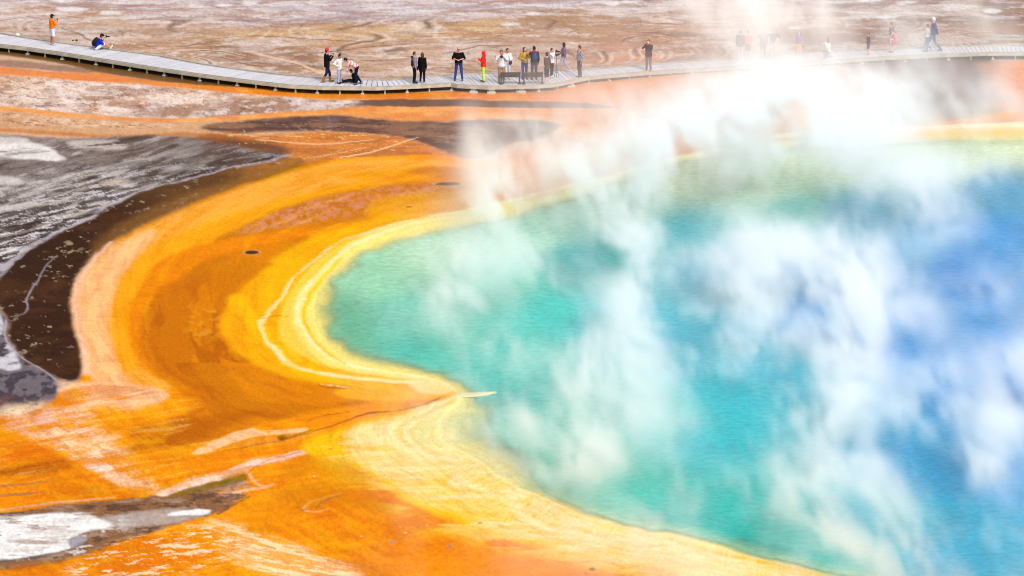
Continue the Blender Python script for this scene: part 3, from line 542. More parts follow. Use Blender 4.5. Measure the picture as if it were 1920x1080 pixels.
def add_sheet(name, X, Y, Z, nu, nv, keep=None):
    me = bpy.data.meshes.new(name)
    idx = np.arange(nu * nv).reshape(nv, nu)
    q = np.stack([idx[:-1, :-1], idx[1:, :-1], idx[1:, 1:], idx[:-1, 1:]], -1).reshape(-1, 4)
    if keep is not None:
        q = q[keep[q].any(1)]
        used = np.unique(q); remap = -np.ones(nu * nv, int); remap[used] = np.arange(len(used)); q = remap[q]
    else: used = np.arange(nu * nv)
    me.vertices.add(len(used)); me.vertices.foreach_set("co", np.stack([X[used], Y[used], Z[used]], -1).astype(np.float32).ravel())
    me.loops.add(len(q) * 4); me.loops.foreach_set("vertex_index", q.astype(np.int32).ravel())
    me.polygons.add(len(q)); me.polygons.foreach_set("loop_start", np.arange(0, len(q) * 4, 4, dtype=np.int32)); me.polygons.foreach_set("loop_total", np.full(len(q), 4, np.int32))
    me.polygons.foreach_set("use_smooth", np.ones(len(q), bool))
    me.update(calc_edges=True); me.validate()
    o = bpy.data.objects.new(name, me); COL.objects.link(o)
    return o, used
def attr(me, name, kind, data):
    a = me.attributes.new(name, kind, 'POINT')
    if kind == 'FLOAT_COLOR':
        a.data.foreach_set("color", np.c_[data, np.ones(len(data))].astype(np.float32).ravel())
    else: a.data.foreach_set("value", data.astype(np.float32))
ground, used = add_sheet("ground", WX, WY, Z, NU, NV)
ground['kind'] = 'structure'
attr(ground.data, "mat_colour", 'FLOAT_COLOR', alb[used]); attr(ground.data, "wetness", 'FLOAT', WET[used])

m, nt, b = new_mat("mineral_and_microbe_mat"); N = nt.nodes; L = nt.links
a1 = N.new("ShaderNodeAttribute"); a1.attribute_name = "mat_colour"; a2 = N.new("ShaderNodeAttribute"); a2.attribute_name = "wetness"
tc = N.new("ShaderNodeTexCoord")
mp = N.new("ShaderNodeMapping"); mp.inputs['Scale'].default_value = (1, .35, 1)
no = N.new("ShaderNodeTexNoise"); no.inputs['Scale'].default_value = 9; no.inputs['Detail'].default_value = 5; no.inputs['Roughness'].default_value = .65
mr = N.new("ShaderNodeMapRange"); mr.inputs['From Min'].default_value = .3; mr.inputs['From Max'].default_value = .7; mr.inputs['To Min'].default_value = .86; mr.inputs['To Max'].default_value = 1.14
vm = N.new("ShaderNodeVectorMath"); vm.operation = 'SCALE'
L.new(tc.outputs['Object'], mp.inputs[0]); L.new(mp.outputs[0], no.inputs['Vector']); L.new(no.outputs['Fac'], mr.inputs['Value'])
L.new(a1.outputs['Color'], vm.inputs[0]); L.new(mr.outputs[0], vm.inputs['Scale']); L.new(vm.outputs[0], b.inputs['Base Color'])
r1 = N.new("ShaderNodeMapRange"); r1.inputs['To Min'].default_value = .9; r1.inputs['To Max'].default_value = .22
L.new(a2.outputs['Fac'], r1.inputs['Value']); L.new(r1.outputs[0], b.inputs['Roughness'])
r2 = N.new("ShaderNodeMapRange"); r2.inputs['To Min'].default_value = .0; r2.inputs['To Max'].default_value = .2
L.new(a2.outputs['Fac'], r2.inputs['Value']); L.new(r2.outputs[0], b.inputs['Specular IOR Level'])
bp = N.new("ShaderNodeBump"); bp.inputs['Strength'].default_value = .25; bp.inputs['Distance'].default_value = .03
L.new(no.outputs['Fac'], bp.inputs['Height']); L.new(bp.outputs[0], b.inputs['Normal'])
ground.data.materials.append(m)

# ------------------------------------------------------------------ pool water
tint = [(620, 590, (96, 176, 136)), (650, 640, (92, 180, 140)), (700, 530, (150, 210, 170)), (800, 470, (176, 220, 180)), (780, 600, (120, 204, 180)), (800, 660, (70, 192, 170)), (900, 700, (60, 190, 175)), (940, 760, (70, 190, 180)), (860, 800, (150, 210, 170)),
        (1040, 590, (60, 200, 188)), (960, 520, (90, 200, 170)), (1090, 490, (20, 160, 160)), (1000, 440, (150, 210, 180)), (1200, 370, (160, 210, 180)), (1320, 300, (220, 236, 188)), (1250, 320, (220, 236, 190)), (1450, 340, (200, 234, 190)), (1600, 300, (208, 232, 194)), (1500, 290, (216, 236, 190)), (1280, 430, (60, 170, 180)), (1360, 500, (30, 154, 184)),
        (1480, 390, (60, 184, 170)), (1620, 390, (20, 150, 180)), (1720, 470, (0, 154, 203)), (1800, 510, (0, 130, 204)), (1780, 290, (206, 228, 184)), (1900, 270, (222, 234, 180)), (1880, 360, (60, 150, 190)), (1880, 450, (0, 139, 206)), (1850, 610, (0, 146, 218)), (1700, 640, (0, 144, 214)), (1850, 700, (0, 146, 220)),
        (1560, 600, (0, 140, 206)), (1720, 880, (0, 154, 202)), (1900, 870, (0, 150, 214)), (1330, 820, (0, 186, 194)), (1390, 750, (0, 188, 200)), (1220, 780, (0, 194, 190)), (1390, 960, (0, 190, 178)), (1420, 1010, (0, 186, 170)), (1300, 960, (0, 180, 170)), (1170, 900, (40, 190, 168)), (1080, 840, (60, 192, 170)), (1000, 860, (80, 190, 160)),
        (1100, 930, (50, 186, 160)), (1790, 1020, (0, 166, 200)), (1650, 970, (0, 180, 200)), (1560, 1050, (60, 200, 190)), (1000, 650, (60, 200, 184)), (1150, 620, (30, 184, 199)), (1060, 800, (90, 205, 184)), (1250, 650, (20, 178, 202)), (1450, 700, (0, 178, 202)), (2300, 700, (0, 129, 206)), (2300, 1050, (0, 180, 200)), (2400, 350, (120, 190, 170))]
step = 4
wu = axis(560, 1950, 4.0, 540, 2920, 1.08); wv = axis(235, 1100, 3.0, 225, 1250, 1.08)
UU, VV = np.meshgrid(wu, wv); UU = UU.ravel(); VV = VV.ravel()
X2, Y2 = at_arr(UU, VV, -0.012)
nb = (fbm(X2 / 5, Y2 / 9, 4, 1) - .5) * 2; nb2 = (fbm(X2 / 5, Y2 / 9, 4, 2) - .5) * 2; nm = (fbm(X2 / 1.1, Y2 / 2.4, 4, 3) - .5) * 2; nm2 = (fbm(X2 / 1.1, Y2 / 2.4, 4, 4) - .5) * 2
s2 = sample(sdf(PS, 60), UU + 3 * nb + 4 * nm, VV + .38 * (3 * nb2 + 4 * nm2))
num = np.zeros((len(UU), 3)); den = np.zeros(len(UU))
xx = UU + 30 * nb; yy = VV + 14 * nb2
for x, y, c in tint:
    d2 = (xx - x) ** 2 + ((yy - y) * 1.6) ** 2
    wgt = 1.0 / (d2 + 35.0 ** 2) ** 2; num += wgt[:, None] * lin(c); den += wgt
wc = num / den[:, None]
wc *= (1.05 + .16 * nm + .10 * nb)[:, None]
# green shallows and pale submerged ledges next to the shore
sh = sstep(55, 2, s2 + 10 * nm)
wc = wc * (1 - .6 * sh[:, None]) + lin((196, 226, 160)) * .6 * sh[:, None]
ledge = th(fbm(X2 / 3.0, Y2 / 5.0, 3, 95), .48, .60) * sstep(75, 30, s2) * sstep(760, 900, VV + .0 * UU)
opa = sstep(-1, np.interp(VV, [700, 900], [46, 20]), s2 + np.interp(VV, [700, 900], [14, 7]) * nm) * (1 - .30 * ledge)
opa = .06 + .94 * opa
wc[:] = np.clip(wc, 0, None)
lw = sstep(1120, 940, UU) * sstep(735, 770, VV)
opa = opa * (1 - lw) + lw * ( .06 + .94 * sstep(0, 95, s2 + 24 * nm) * (1 - .4 * th(fbm(X2 / 1.6, Y2 / 3.0, 3, 96), .5, .6) * sstep(110, 60, s2)))
water, used = add_sheet("water", X2, Y2, np.full(len(UU), -0.012), len(wu), len(wv), s2 > -6)
water['kind'] = 'structure'
attr(water.data, "water_colour", 'FLOAT_COLOR', np.clip(wc / KCOL, .002, .8)[used]); attr(water.data, "murk", 'FLOAT', opa[used])
m, nt, b = new_mat("hot_spring_water"); N = nt.nodes; L = nt.links
a1 = N.new("ShaderNodeAttribute"); a1.attribute_name = "water_colour"; a2 = N.new("ShaderNodeAttribute"); a2.attribute_name = "murk"
tc = N.new("ShaderNodeTexCoord"); mp = N.new("ShaderNodeMapping"); mp.inputs['Scale'].default_value = (1, 1.0, 1)
no = N.new("ShaderNodeTexNoise"); no.inputs['Scale'].default_value = 2.6; no.inputs['Detail'].default_value = 6; no.inputs['Roughness'].default_value = .7
L.new(tc.outputs['Object'], mp.inputs[0]); L.new(mp.outputs[0], no.inputs['Vector'])
mr = N.new("ShaderNodeMapRange"); mr.inputs['From Min'].default_value = .3; mr.inputs['From Max'].default_value = .7; mr.inputs['To Min'].default_value = .72; mr.inputs['To Max'].default_value = 1.28
vm = N.new("ShaderNodeVectorMath"); vm.operation = 'SCALE'
L.new(no.outputs['Fac'], mr.inputs['Value']); L.new(a1.outputs['Color'], vm.inputs[0]); L.new(mr.outputs[0], vm.inputs['Scale']); L.new(vm.outputs[0], b.inputs['Base Color'])
L.new(a2.outputs['Fac'], b.inputs['Alpha'])
b.inputs['Roughness'].default_value = .3; b.inputs['Specular IOR Level'].default_value = .05
bp = N.new("ShaderNodeBump"); bp.inputs['Strength'].default_value = .6; bp.inputs['Distance'].default_value = .05
L.new(no.outputs['Fac'], bp.inputs['Height']); L.new(bp.outputs[0], b.inputs['Normal'])
water.data.materials.append(m)


# ------------------------------------------------------------------ small mesh helpers
def link_mesh(name, bm, mat, parent=None, smooth=True):
    bmesh.ops.recalc_face_normals(bm, faces=bm.faces)
    me = bpy.data.meshes.new(name); bm.to_mesh(me); bm.free()
    if smooth:
        for p in me.polygons: p.use_smooth = True
    o = bpy.data.objects.new(name, me); COL.objects.link(o)
    if mat: me.materials.append(mat)
    if parent: o.parent = parent
    return o
def thing(name, label, cat, loc=(0, 0, 0), yaw=0.0, group=None):
    o = bpy.data.objects.new(name, None); COL.objects.link(o); o.empty_display_size = .2
    o.location = loc; o.rotation_euler = (0, 0, yaw); o['label'] = label; o['category'] = cat
    if group: o['group'] = group
    return o
def tag(o, label, cat, group=None):
    o['label'] = label; o['category'] = cat
    if group: o['group'] = group
    return o
def prism(bm, quad, z0, z1):
    """quad: 4 xy(z) points, from z0 to z1 below/above"""
    lo_ = [bm.verts.new((p[0], p[1], p[2] + z0)) for p in quad]; hi_ = [bm.verts.new((p[0], p[1], p[2] + z1)) for p in quad]
    bm.faces.new(lo_[::-1]); bm.faces.new(hi_)
    for i in range(4):
        j = (i + 1) % 4; bm.faces.new((lo_[i], lo_[j], hi_[j], hi_[i]))
def box(bm, c, s, rz=0.0, bev=0.0):
    M = Matrix.Translation(c) @ Matrix.Rotation(rz, 4, 'Z') @ Matrix.Diagonal((s[0], s[1], s[2], 1))
    r = bmesh.ops.create_cube(bm, size=1.0, matrix=M)
    if bev:
        es = list({e for v in r['verts'] for e in v.link_edges})
        bmesh.ops.bevel(bm, geom=es, offset=bev, segments=2, affect='EDGES', profile=.5)
def sweep(bm, P, off0, off1, z0, z1):
    """rectangular rail along the polyline P (Vectors), between lateral offsets off0..off1"""
    n = len(P); rings = []
    for i in range(n):
        t = (P[min(i + 1, n - 1)] - P[max(i - 1, 0)]); t.z = 0; t.normalize(); s = Vector((-t.y, t.x, 0))
        rings.append([bm.verts.new(P[i] + s * a + Vector((0, 0, b))) for a, b in ((off0, z0), (off1, z0), (off1, z1), (off0, z1))])
    for i in range(n - 1):
        for k in range(4):
            bm.faces.new((rings[i][k], rings[i][(k + 1) % 4], rings[i + 1][(k + 1) % 4], rings[i + 1][k]))
    bm.faces.new(rings[0]); bm.faces.new(rings[-1][::-1])

# ------------------------------------------------------------------ boardwalk
def deck_z(px):
    return float(np.interp(px, [-200, 600, 850, 1100, 1250, 1500, 1700, 1850, 2100], [.37, .37, .36, .33, .26, .26, .30, .36, .36]))
FAR = [(-420, 8), (-200, 36), (0, 63), (50, 72), (112, 81), (160, 87.5), (210, 94), (300, 106), (375, 120.5), (425, 128), (480, 135), (530, 141), (605, 147.5), (680, 150), (730, 151), (805, 144.5), (850, 141), (905, 139), (977, 136), (1048, 133), (1090, 131.7), (1160, 127), (1210, 122.5), (1285, 117), (1385, 112), (1440, 108.5), (1485, 104.5), (1590, 96.5), (1665, 93.5), (1765, 88.5), (1852, 86), (1920, 86), (2050, 87), (2300, 88)]
NEAR = [(-420, 34), (-200, 59), (0, 84.5), (50, 90), (125, 101), (212, 115), (300, 129), (375, 140), (480, 153.5), (542, 160.5), (605, 163.5), (705, 164.5), (780, 161), (845, 157.5), (858, 160), (915, 163), (960, 162.2), (1007, 161), (1040, 158.5), (1102, 145), (1130, 142.5), (1210, 136), (1285, 131), (1385, 125), (1440, 121.5), (1540, 115.5), (1665, 107.5), (1765, 102.5), (1852, 99.8), (1920, 99.5), (2050, 101), (2300, 103)]
def wpl(L_): return [at(x, y, deck_z(x)) for x, y in L_]
def resample(P, step):
    out = [P[0].copy()]; acc = 0.0
    for a, b in zip(P[:-1], P[1:]):
        d = (b - a).length; t = step - acc
        while t < d:
            out.append(a.lerp(b, t / d)); t += step
        acc = d - (t - step)
    return out
farw, nearw = wpl(FAR), wpl(NEAR)
FS = resample([Vector(p) for p in chaikin([tuple(p) for p in farw], False, 2)], .235)
m_deck, nt, b = new_mat("grey_recycled_planks"); N = nt.nodes; L = nt.links
gm_ = N.new("ShaderNodeNewGeometry"); ad = N.new("ShaderNodeMapRange"); ad.inputs['To Min'].default_value = .84; ad.inputs['To Max'].default_value = 1.12
vm = N.new("ShaderNodeVectorMath"); vm.operation = 'SCALE'; vm.inputs[0].default_value = tuple(lin((226, 221, 228)) / KCOL)
no = N.new("ShaderNodeTexNoise"); no.inputs['Scale'].default_value = 1.3; no.inputs['Detail'].default_value = 5
ma = N.new("ShaderNodeMath"); ma.operation = 'MULTIPLY_ADD'; ma.inputs[1].default_value = .55
tc = N.new("ShaderNodeTexCoord"); L.new(tc.outputs['Object'], no.inputs['Vector'])
L.new(gm_.outputs['Random Per Island'], ma.inputs[0]); ml = N.new("ShaderNodeMath"); ml.operation = 'MULTIPLY'; ml.inputs[1].default_value = .45
L.new(no.outputs['Fac'], ml.inputs[0]); L.new(ml.outputs[0], ma.inputs[2]); L.new(ma.outputs[0], ad.inputs['Value']); L.new(ad.outputs[0], vm.inputs['Scale']); L.new(vm.outputs[0], b.inputs['Base Color'])
b.inputs['Roughness'].default_value = .7; b.inputs['Specular IOR Level'].default_value = .25
m_rail = plain("weathered_kerb_board", (186, 176, 164), .8, .2, 3.0)
m_fascia = plain("pale_fascia_board", (196, 188, 170), .8, .2, 2.5)
m_string = plain("shade_dark_beam", (26, 20, 18), .7, .3, 2.0)  # beams added under the deck, coloured near-black to stand in for the shade there
m_post = plain("pale_post", (200, 198, 176), .8, .15, 6.0)
m_foot = plain("white_footing_block", (206, 202, 190), .8, .1, 6.0)

bw = thing("boardwalk", "long grey plank boardwalk on low posts crossing the hot spring flats", "boardwalk", (FS[60].x, FS[60].y, 0))
inv = Matrix.Translation(-Vector(bw.location))
def hit_near(p, d):
    best = None
    for a, b_ in zip(nearw[:-1], nearw[1:]):
        e = b_ - a; den = d.x * e.y - d.y * e.x
        if abs(den) < 1e-9: continue
        r = a - p; t = (r.x * e.y - r.y * e.x) / den; u = (r.x * d.y - r.y * d.x) / den
        if 0 <= u <= 1 and t > .5 and (best is None or t < best[0]): best = (t, Vector((a.x + e.x * u, a.y + e.y * u, a.z + e.z * u)))
    return best[1] if best else None
PAIRS = []
for i in range(6, len(FS) - 6):
    t = FS[i + 6] - FS[i - 6]; t.z = 0; t.normalize()
    q = hit_near(FS[i], Vector((t.y, -t.x, 0)))
    if q: PAIRS.append((FS[i], q))
bm = bmesh.new()
for (a, b_), (c, d) in zip(PAIRS[:-1], PAIRS[1:]):
    g0, g1 = .06, .94
    jit = random.uniform(-.004, .004)
    A = a.lerp(c, g0); B = b_.lerp(d, g0); Cc = b_.lerp(d, g1); Dd = a.lerp(c, g1)
    quad = [inv @ (v + Vector((0, 0, jit))) for v in (A, B, Cc, Dd)]
    prism(bm, quad, -.045, 0)
link_mesh("deck", bm, m_deck, bw, False)
nl = [inv @ p for p in nearw]; fl_ = [inv @ p for p in farw]
bm = bmesh.new(); sweep(bm, nl, -.045, 0.045, -.135, .022); link_mesh("fascia", bm, m_fascia, bw, False)
bm = bmesh.new(); sweep(bm, nl, .0, .06, .026, .062); link_mesh("kerb_board", bm, m_rail, bw, False)
bm = bmesh.new(); sweep(bm, fl_, -.06, .03, .002, .07); link_mesh("kerb_board", bm, m_rail, bw, False)
bm = bmesh.new(); sweep(bm, fl_, .035, .075, -.15, .05); link_mesh("fascia", bm, m_fascia, bw, False)
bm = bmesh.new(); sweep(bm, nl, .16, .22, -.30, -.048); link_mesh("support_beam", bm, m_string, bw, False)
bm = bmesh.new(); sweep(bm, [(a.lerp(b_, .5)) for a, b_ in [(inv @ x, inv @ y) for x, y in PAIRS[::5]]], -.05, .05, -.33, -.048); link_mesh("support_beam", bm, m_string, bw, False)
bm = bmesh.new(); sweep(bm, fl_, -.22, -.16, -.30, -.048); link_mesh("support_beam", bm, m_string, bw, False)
NR = resample(nearw, 1.15)
for i, p in enumerate(NR):
    if i % 1 or p.x < -32: continue
    q = inv @ p; t = (NR[min(i + 1, len(NR) - 1)] - NR[max(i - 1, 0)]).normalized(); s = Vector((-t.y, t.x, 0))
    c = q + s * .10; zt = p.z - .14; ang = math.atan2(t.y, t.x)
    bm = bmesh.new(); wd = .075
    box(bm, (c.x, c.y, zt / 2 + .0), (wd, .07, zt), ang, .006); po = link_mesh("support_post", bm, m_post, bw, False)
    if i % 2 == 0:
        bm = bmesh.new(); box(bm, (c.x, c.y - .05, .045), (.17, .16, .07), ang, .012); link_mesh("footing", bm, m_foot, po, False)
for px in (888, 921, 978, 1071):                     # heavier supports of the wide bench platform
    yy_ = float(np.interp(px, [a for a, _ in NEAR], [b_ for _, b_ in NEAR])); p = inv @ at(px, yy_, deck_z(px)); zt = deck_z(px) - .14
    bm = bmesh.new(); box(bm, (p.x, p.y + .10, zt / 2), (.26, .10, zt), 0, .01); po = link_mesh("support_post", bm, m_foot, bw, False)
    bm = bmesh.new(); box(bm, (p.x, p.y + .03, .05), (.42, .3, .1), 0, .015); link_mesh("footing", bm, m_foot, po, False)

# ------------------------------------------------------------------ benches
m_bench = plain("dark_bench_slats", (84, 66, 56), .75, .3, 8.0)
m_leg = plain("dark_bench_frame", (70, 58, 56), .6, .2, 8.0)
for px, lab in ((957, "dark low bench beside the man in khaki trousers, left of the pair"), (999.5, "dark low bench in front of the hiker with a blue backpack")):
    p = at(px, 157.6, deck_z(px)); t = thing("bench", lab, "bench", tuple(p), R(3), "low benches on the boardwalk platform")
    for sx in (-.46, .46):
        bm = bmesh.new(); box(bm, (sx, 0, .31), (.06, .06, .58), 0, .008); box(bm, (sx, .2, .21), (.05, .05, .40), 0, .006)
        box(bm, (sx, .1, .37), (.05, .2, .05), 0, .006); box(bm, (sx, .05, .018), (.16, .34, .036), 0, .008); link_mesh("leg", bm, m_leg, t, False)
    bm = bmesh.new()
    for k in range(3): box(bm, (0, -.046, .395 + k * .088), (1.02, .03, .080), 0, .006)
    link_mesh("backrest", bm, m_bench, t, False)
    bm = bmesh.new()
    for k in range(3): box(bm, (0, .06 + k * .095, .408), (1.0, .085, .03), 0, .006)
    link_mesh("seat", bm, m_bench, t, False)

# ------------------------------------------------------------------ people
def capsule(bm, p1, r1, p2, r2, seg=12, flat=1.0, side=None):
    p1 = Vector(p1); p2 = Vector(p2); ax = p2 - p1; Lh = ax.length
    if Lh < 1e-5: ax = Vector((0, 0, 1)); Lh = 1e-5
    ax = ax / Lh if Lh > 1e-4 else Vector((0, 0, 1))
    u = (side or (Vector((0, 1, 0)) if abs(ax.y) < .9 else Vector((1, 0, 0)))); u = (u - ax * u.dot(ax)).normalized(); v = ax.cross(u)
    prof = []
    for k in range(1, 5): a = math.pi / 2 * (1 - k / 4.0); prof.append((p1 - ax * r1 * math.sin(a), r1 * math.cos(a)))
    for k in range(0, 4): a = math.pi / 2 * k / 4.0; prof.append((p2 + ax * r2 * math.sin(a), r2 * math.cos(a)))
    s0 = bm.verts.new(p1 - ax * r1); s1 = bm.verts.new(p2 + ax * r2); rings = []
    for c, r in prof:
        rings.append([bm.verts.new(c + (u * math.cos(2 * math.pi * j / seg) + v * flat * math.sin(2 * math.pi * j / seg)) * r) for j in range(seg)])
    for j in range(seg):
        k = (j + 1) % seg; bm.faces.new((s0, rings[0][k], rings[0][j])); bm.faces.new((s1, rings[-1][j], rings[-1][k]))
        for a, b_ in zip(rings[:-1], rings[1:]): bm.faces.new((a[j], a[k], b_[k], b_[j]))
def ell(bm, c, r, rot=None):
    M = Matrix.Translation(c) @ (rot or Matrix()) @ Matrix.Diagonal((r[0], r[1], r[2], 1))
    bmesh.ops.create_uvsphere(bm, u_segments=14, v_segments=10, radius=1.0, matrix=M)
def loft(bm, rows, lat=Vector((0, 1, 0)), seg=18):
    """rows: (centre, depth radius, width radius)"""
    rings = []; n = len(rows)
    for i, (c, a, b_) in enumerate(rows):
        t = (Vector(rows[min(i + 1, n - 1)][0]) - Vector(rows[max(i - 1, 0)][0])).normalized()
        v = (lat - t * lat.dot(t)).normalized(); u = v.cross(t)
        rings.append([bm.verts.new(Vector(c) + u * a * math.cos(2 * math.pi * j / seg) + v * b_ * math.sin(2 * math.pi * j / seg)) for j in range(seg)])
    for a, b_ in zip(rings[:-1], rings[1:]):
        for j in range(seg): k = (j + 1) % seg; bm.faces.new((a[j], a[k], b_[k], b_[j]))
    bm.faces.new(rings[0][::-1]); bm.faces.new(rings[-1])
_tmp = bpy.data.collections.new("tmp"); COL.children.link(_tmp)
def fuse(name, bm, vox, smooth, mat, parent, tint=None):
    """union of closed pieces -> one continuous surface"""
    bmesh.ops.recalc_face_normals(bm, faces=bm.faces)
    me = bpy.data.meshes.new("t"); bm.to_mesh(me); bm.free()
    o = bpy.data.objects.new("t", me); _tmp.objects.link(o)
    r = o.modifiers.new("r", 'REMESH'); r.mode = 'VOXEL'; r.voxel_size = vox; r.use_smooth_shade = True
    s = o.modifiers.new("s", 'SMOOTH'); s.iterations = smooth; s.factor = .5
    dg = bpy.context.evaluated_depsgraph_get()
    out = bpy.data.meshes.new_from_object(o.evaluated_get(dg))
    bpy.data.objects.remove(o); bpy.data.meshes.remove(me)
    out.name = name; out.materials.clear(); out.materials.append(mat)
    c = bpy.data.objects.new(name, out); COL.objects.link(c); c.parent = parent
    if tint is not None:
        n = len(out.vertices); co = np.empty(n * 3, np.float32); out.vertices.foreach_get("co", co); attr(out, "skin_colour", 'FLOAT_COLOR', tint(co.reshape(-1, 3)))
    return c
m_skin, nt, b = new_mat("skin"); N = nt.nodes; a1 = N.new("ShaderNodeAttribute"); a1.attribute_name = "skin_colour"; nt.links.new(a1.outputs['Color'], b.inputs['Base Color']); b.inputs['Roughness'].default_value = .6
m_glass = plain("dark_sunglasses", (26, 22, 24), .25, .1)
m_blk = plain("black_camera_plastic", (26, 24, 26), .4, .2)
def check_mat():
    m, nt, b = new_mat("checked_shirt_cloth"); N = nt.nodes; L = nt.links
    tc = N.new("ShaderNodeTexCoord"); ck = N.new("ShaderNodeTexChecker"); ck.inputs['Scale'].default_value = 13
    ck.inputs['Color1'].default_value = (*lin((50, 52, 90)), 1); ck.inputs['Color2'].default_value = (*(lin((220, 220, 232)) / 2), 1)
    L.new(tc.outputs['Object'], ck.inputs['Vector']); L.new(ck.outputs['Color'], b.inputs['Base Color']); b.inputs['Roughness'].default_value = .9; return m
def stripe_mat():
    m, nt, b = new_mat("pink_striped_knit"); N = nt.nodes; L = nt.links
    tc = N.new("ShaderNodeTexCoord"); wv = N.new("ShaderNodeTexWave"); wv.inputs['Scale'].default_value = 2.6; wv.bands_direction = 'DIAGONAL'
    cr = N.new("ShaderNodeValToRGB"); cr.color_ramp.interpolation = 'CONSTANT'; cr.color_ramp.elements[0].color = (*(lin((250, 226, 220)) / 1.8), 1); cr.color_ramp.elements[1].color = (*(lin((236, 128, 150)) / 1.8), 1); cr.color_ramp.elements[1].position = .62
    L.new(tc.outputs['Object'], wv.inputs['Vector']); L.new(wv.outputs['Fac'], cr.inputs['Fac']); L.new(cr.outputs[0], b.inputs['Base Color']); b.inputs['Roughness'].default_value = .9; return m
ARMS = dict(down=((-.03, .23, 1.14), (.04, .24, .88)), front=((-.03, .30, 1.16), (.22, .07, 1.13)), phone=((.10, .25, 1.18), (.30, .10, 1.36)), cam=((.20, .27, 1.30), (.20, .08, 1.56)),
            hip=((-.16, .38, 1.20), (.03, .20, 1.06)), fwd=((.12, .24, 1.16), (.36, .18, 1.20)), pocket=((-.08, .27, 1.16), (.07, .20, .96)), swingf=((.08, .24, 1.17), (.26, .20, .98)), swingb=((-.16, .24, 1.17), (-.20, .24, .93)))
def person(label, px, py, h, yaw, arms=('down', 'down'), legs='stand', lean=0, skin=(214, 160, 130), hair=(50, 34, 28), hairstyle='short', hat=None, top=(90, 90, 90), sleeve='long', tmat=None, coat=0,
           bottom=(60, 60, 70), blen='long', shoes=(60, 56, 56), headturn=0, nod=0, width=1.0, glasses=False, extra=None, z_off=0.0, bulk=0.0):
    dz = deck_z(px); loc = at(px, py, dz + .003 + z_off); k = h / 1.75
    root = thing("person", label, "person", tuple(loc), R(yaw))
    Y = lambda p, s: Vector((p[0], p[1] * s, p[2]))
    pel = Vector((0, 0, .95)); up = dict(waist=Vector((0, 0, 1.08)), chest=Vector((.005, 0, 1.28)), shc=Vector((-.005, 0, 1.42)), neck=Vector((0, 0, 1.50)), head=Vector((.02, 0, 1.635)))
    for s, nm in ((1, 'l'), (-1, 'r')):
        up['sh' + nm] = Vector((0, .175 * s * width, 1.42)); e, w_ = ARMS[arms[0 if s > 0 else 1]]; up['el' + nm] = Y(e, s); up['wr' + nm] = Y(w_, s)
    lg = {}
    for s, nm in ((1, 'l'), (-1, 'r')):
        if legs == 'stand': kn, an = Vector((.02, .10 * s, .50)), Vector((-.02, .12 * s, .075))
        elif legs == 'apart': kn, an = Vector((.02, .14 * s, .50)), Vector((-.02, .19 * s, .075))
        elif legs in ('stride', 'bigstride'):
            f = .34 if legs == 'bigstride' else .22
            kn, an = (Vector((f * .75, .08, .50)), Vector((f, .08, .075))) if s > 0 else (Vector((-f * .2, -.08, .50)), Vector((-f * 1.15, -.08, .12)))
        elif legs == 'bend': kn, an = (Vector((.06, .13 * s, .50)), Vector((.0 if s > 0 else -.22, .15 * s, .075)))
        elif legs == 'sit': kn, an = Vector((.44, .13 * s, .36)), Vector((.74, .10 * s, .075))
        elif legs == 'sitflat': kn, an = Vector((.42, .12 * s, .16)), Vector((.80, .14 * s, .07))
        elif legs == 'kneel': kn, an = (Vector((.36, .14, .46)), Vector((.26, .14, .075))) if s > 0 else (Vector((.14, -.14, .08)), Vector((-.26, -.14, .09)))
        elif legs == 'pig': kn, an = Vector((.30, .20 * s, .86)), Vector((.28, .20 * s, .50))
        lg[nm] = (kn, an)
    if legs in ('sit', 'sitflat'): drop = .84
    elif legs == 'kneel': drop = .60
    else: drop = 0
    Rl = Matrix.Rotation(R(lean), 4, 'Y')
    for q in up: up[q] = pel + (Rl @ (up[q] - pel)); up[q].z -= drop
    pel = pel - Vector((0, 0, drop)); hipz = pel.z - .02
    if legs == 'bend':                                     # arms hang straight down from the leaning shoulders
        for nm in 'lr': up['el' + nm] = up['sh' + nm] + Vector((.06, 0, -.26)); up['wr' + nm] = up['sh' + nm] + Vector((.10, 0, -.50))
    hips = {'l': Vector((0, .09 * width, hipz)), 'r': Vector((0, -.09 * width, hipz))}
    S = Matrix.Diagonal((k, k, k, 1))
    headR = Matrix.Translation(up['head']) @ Matrix.Rotation(R(headturn), 4, 'Z') @ Matrix.Rotation(R(nod + lean * .6), 4, 'Y')
    def done(name, bm, vox, sm, mat, tint=None):
        bmesh.ops.transform(bm, matrix=S, verts=bm.verts); return fuse(name, bm, vox, sm, mat, root, tint)
    # body, one continuous surface
    bm = bmesh.new()
    wz = width
    tors = lambda g: [(pel + Vector((0, 0, -.10)) if drop == 0 else pel - Vector((0, 0, .05)), .085 + g, .12 * wz + g), (pel, .11 + g + bulk * .5, .165 * wz + g), (up['waist'], .10 + g + bulk, .14 * wz + g + bulk * .5), (up['chest'], .115 + g + bulk * .4, .17 * wz + g), (up['shc'], .085 + g, .175 * wz + g * .7), (up['shc'].lerp(up['neck'], .6), .055 + g * .6, .08 + g * .6)]
    loft(bm, tors(0)); capsule(bm, up['shc'], .055, up['neck'].lerp(up['head'], .35), .05)
    H = lambda v: headR @ Vector(v)
    hr3 = headR.to_3x3().to_4x4()
    ell(bm, H((0, 0, .01)), (.094, .076, .112), hr3); ell(bm, H((.022, 0, -.055)), (.062, .055, .055), hr3); ell(bm, H((.098, 0, -.005)), (.018, .012, .022), hr3)
    for s in (1, -1): ell(bm, H((-.005, .078 * s, -.005)), (.018, .010, .028), hr3)
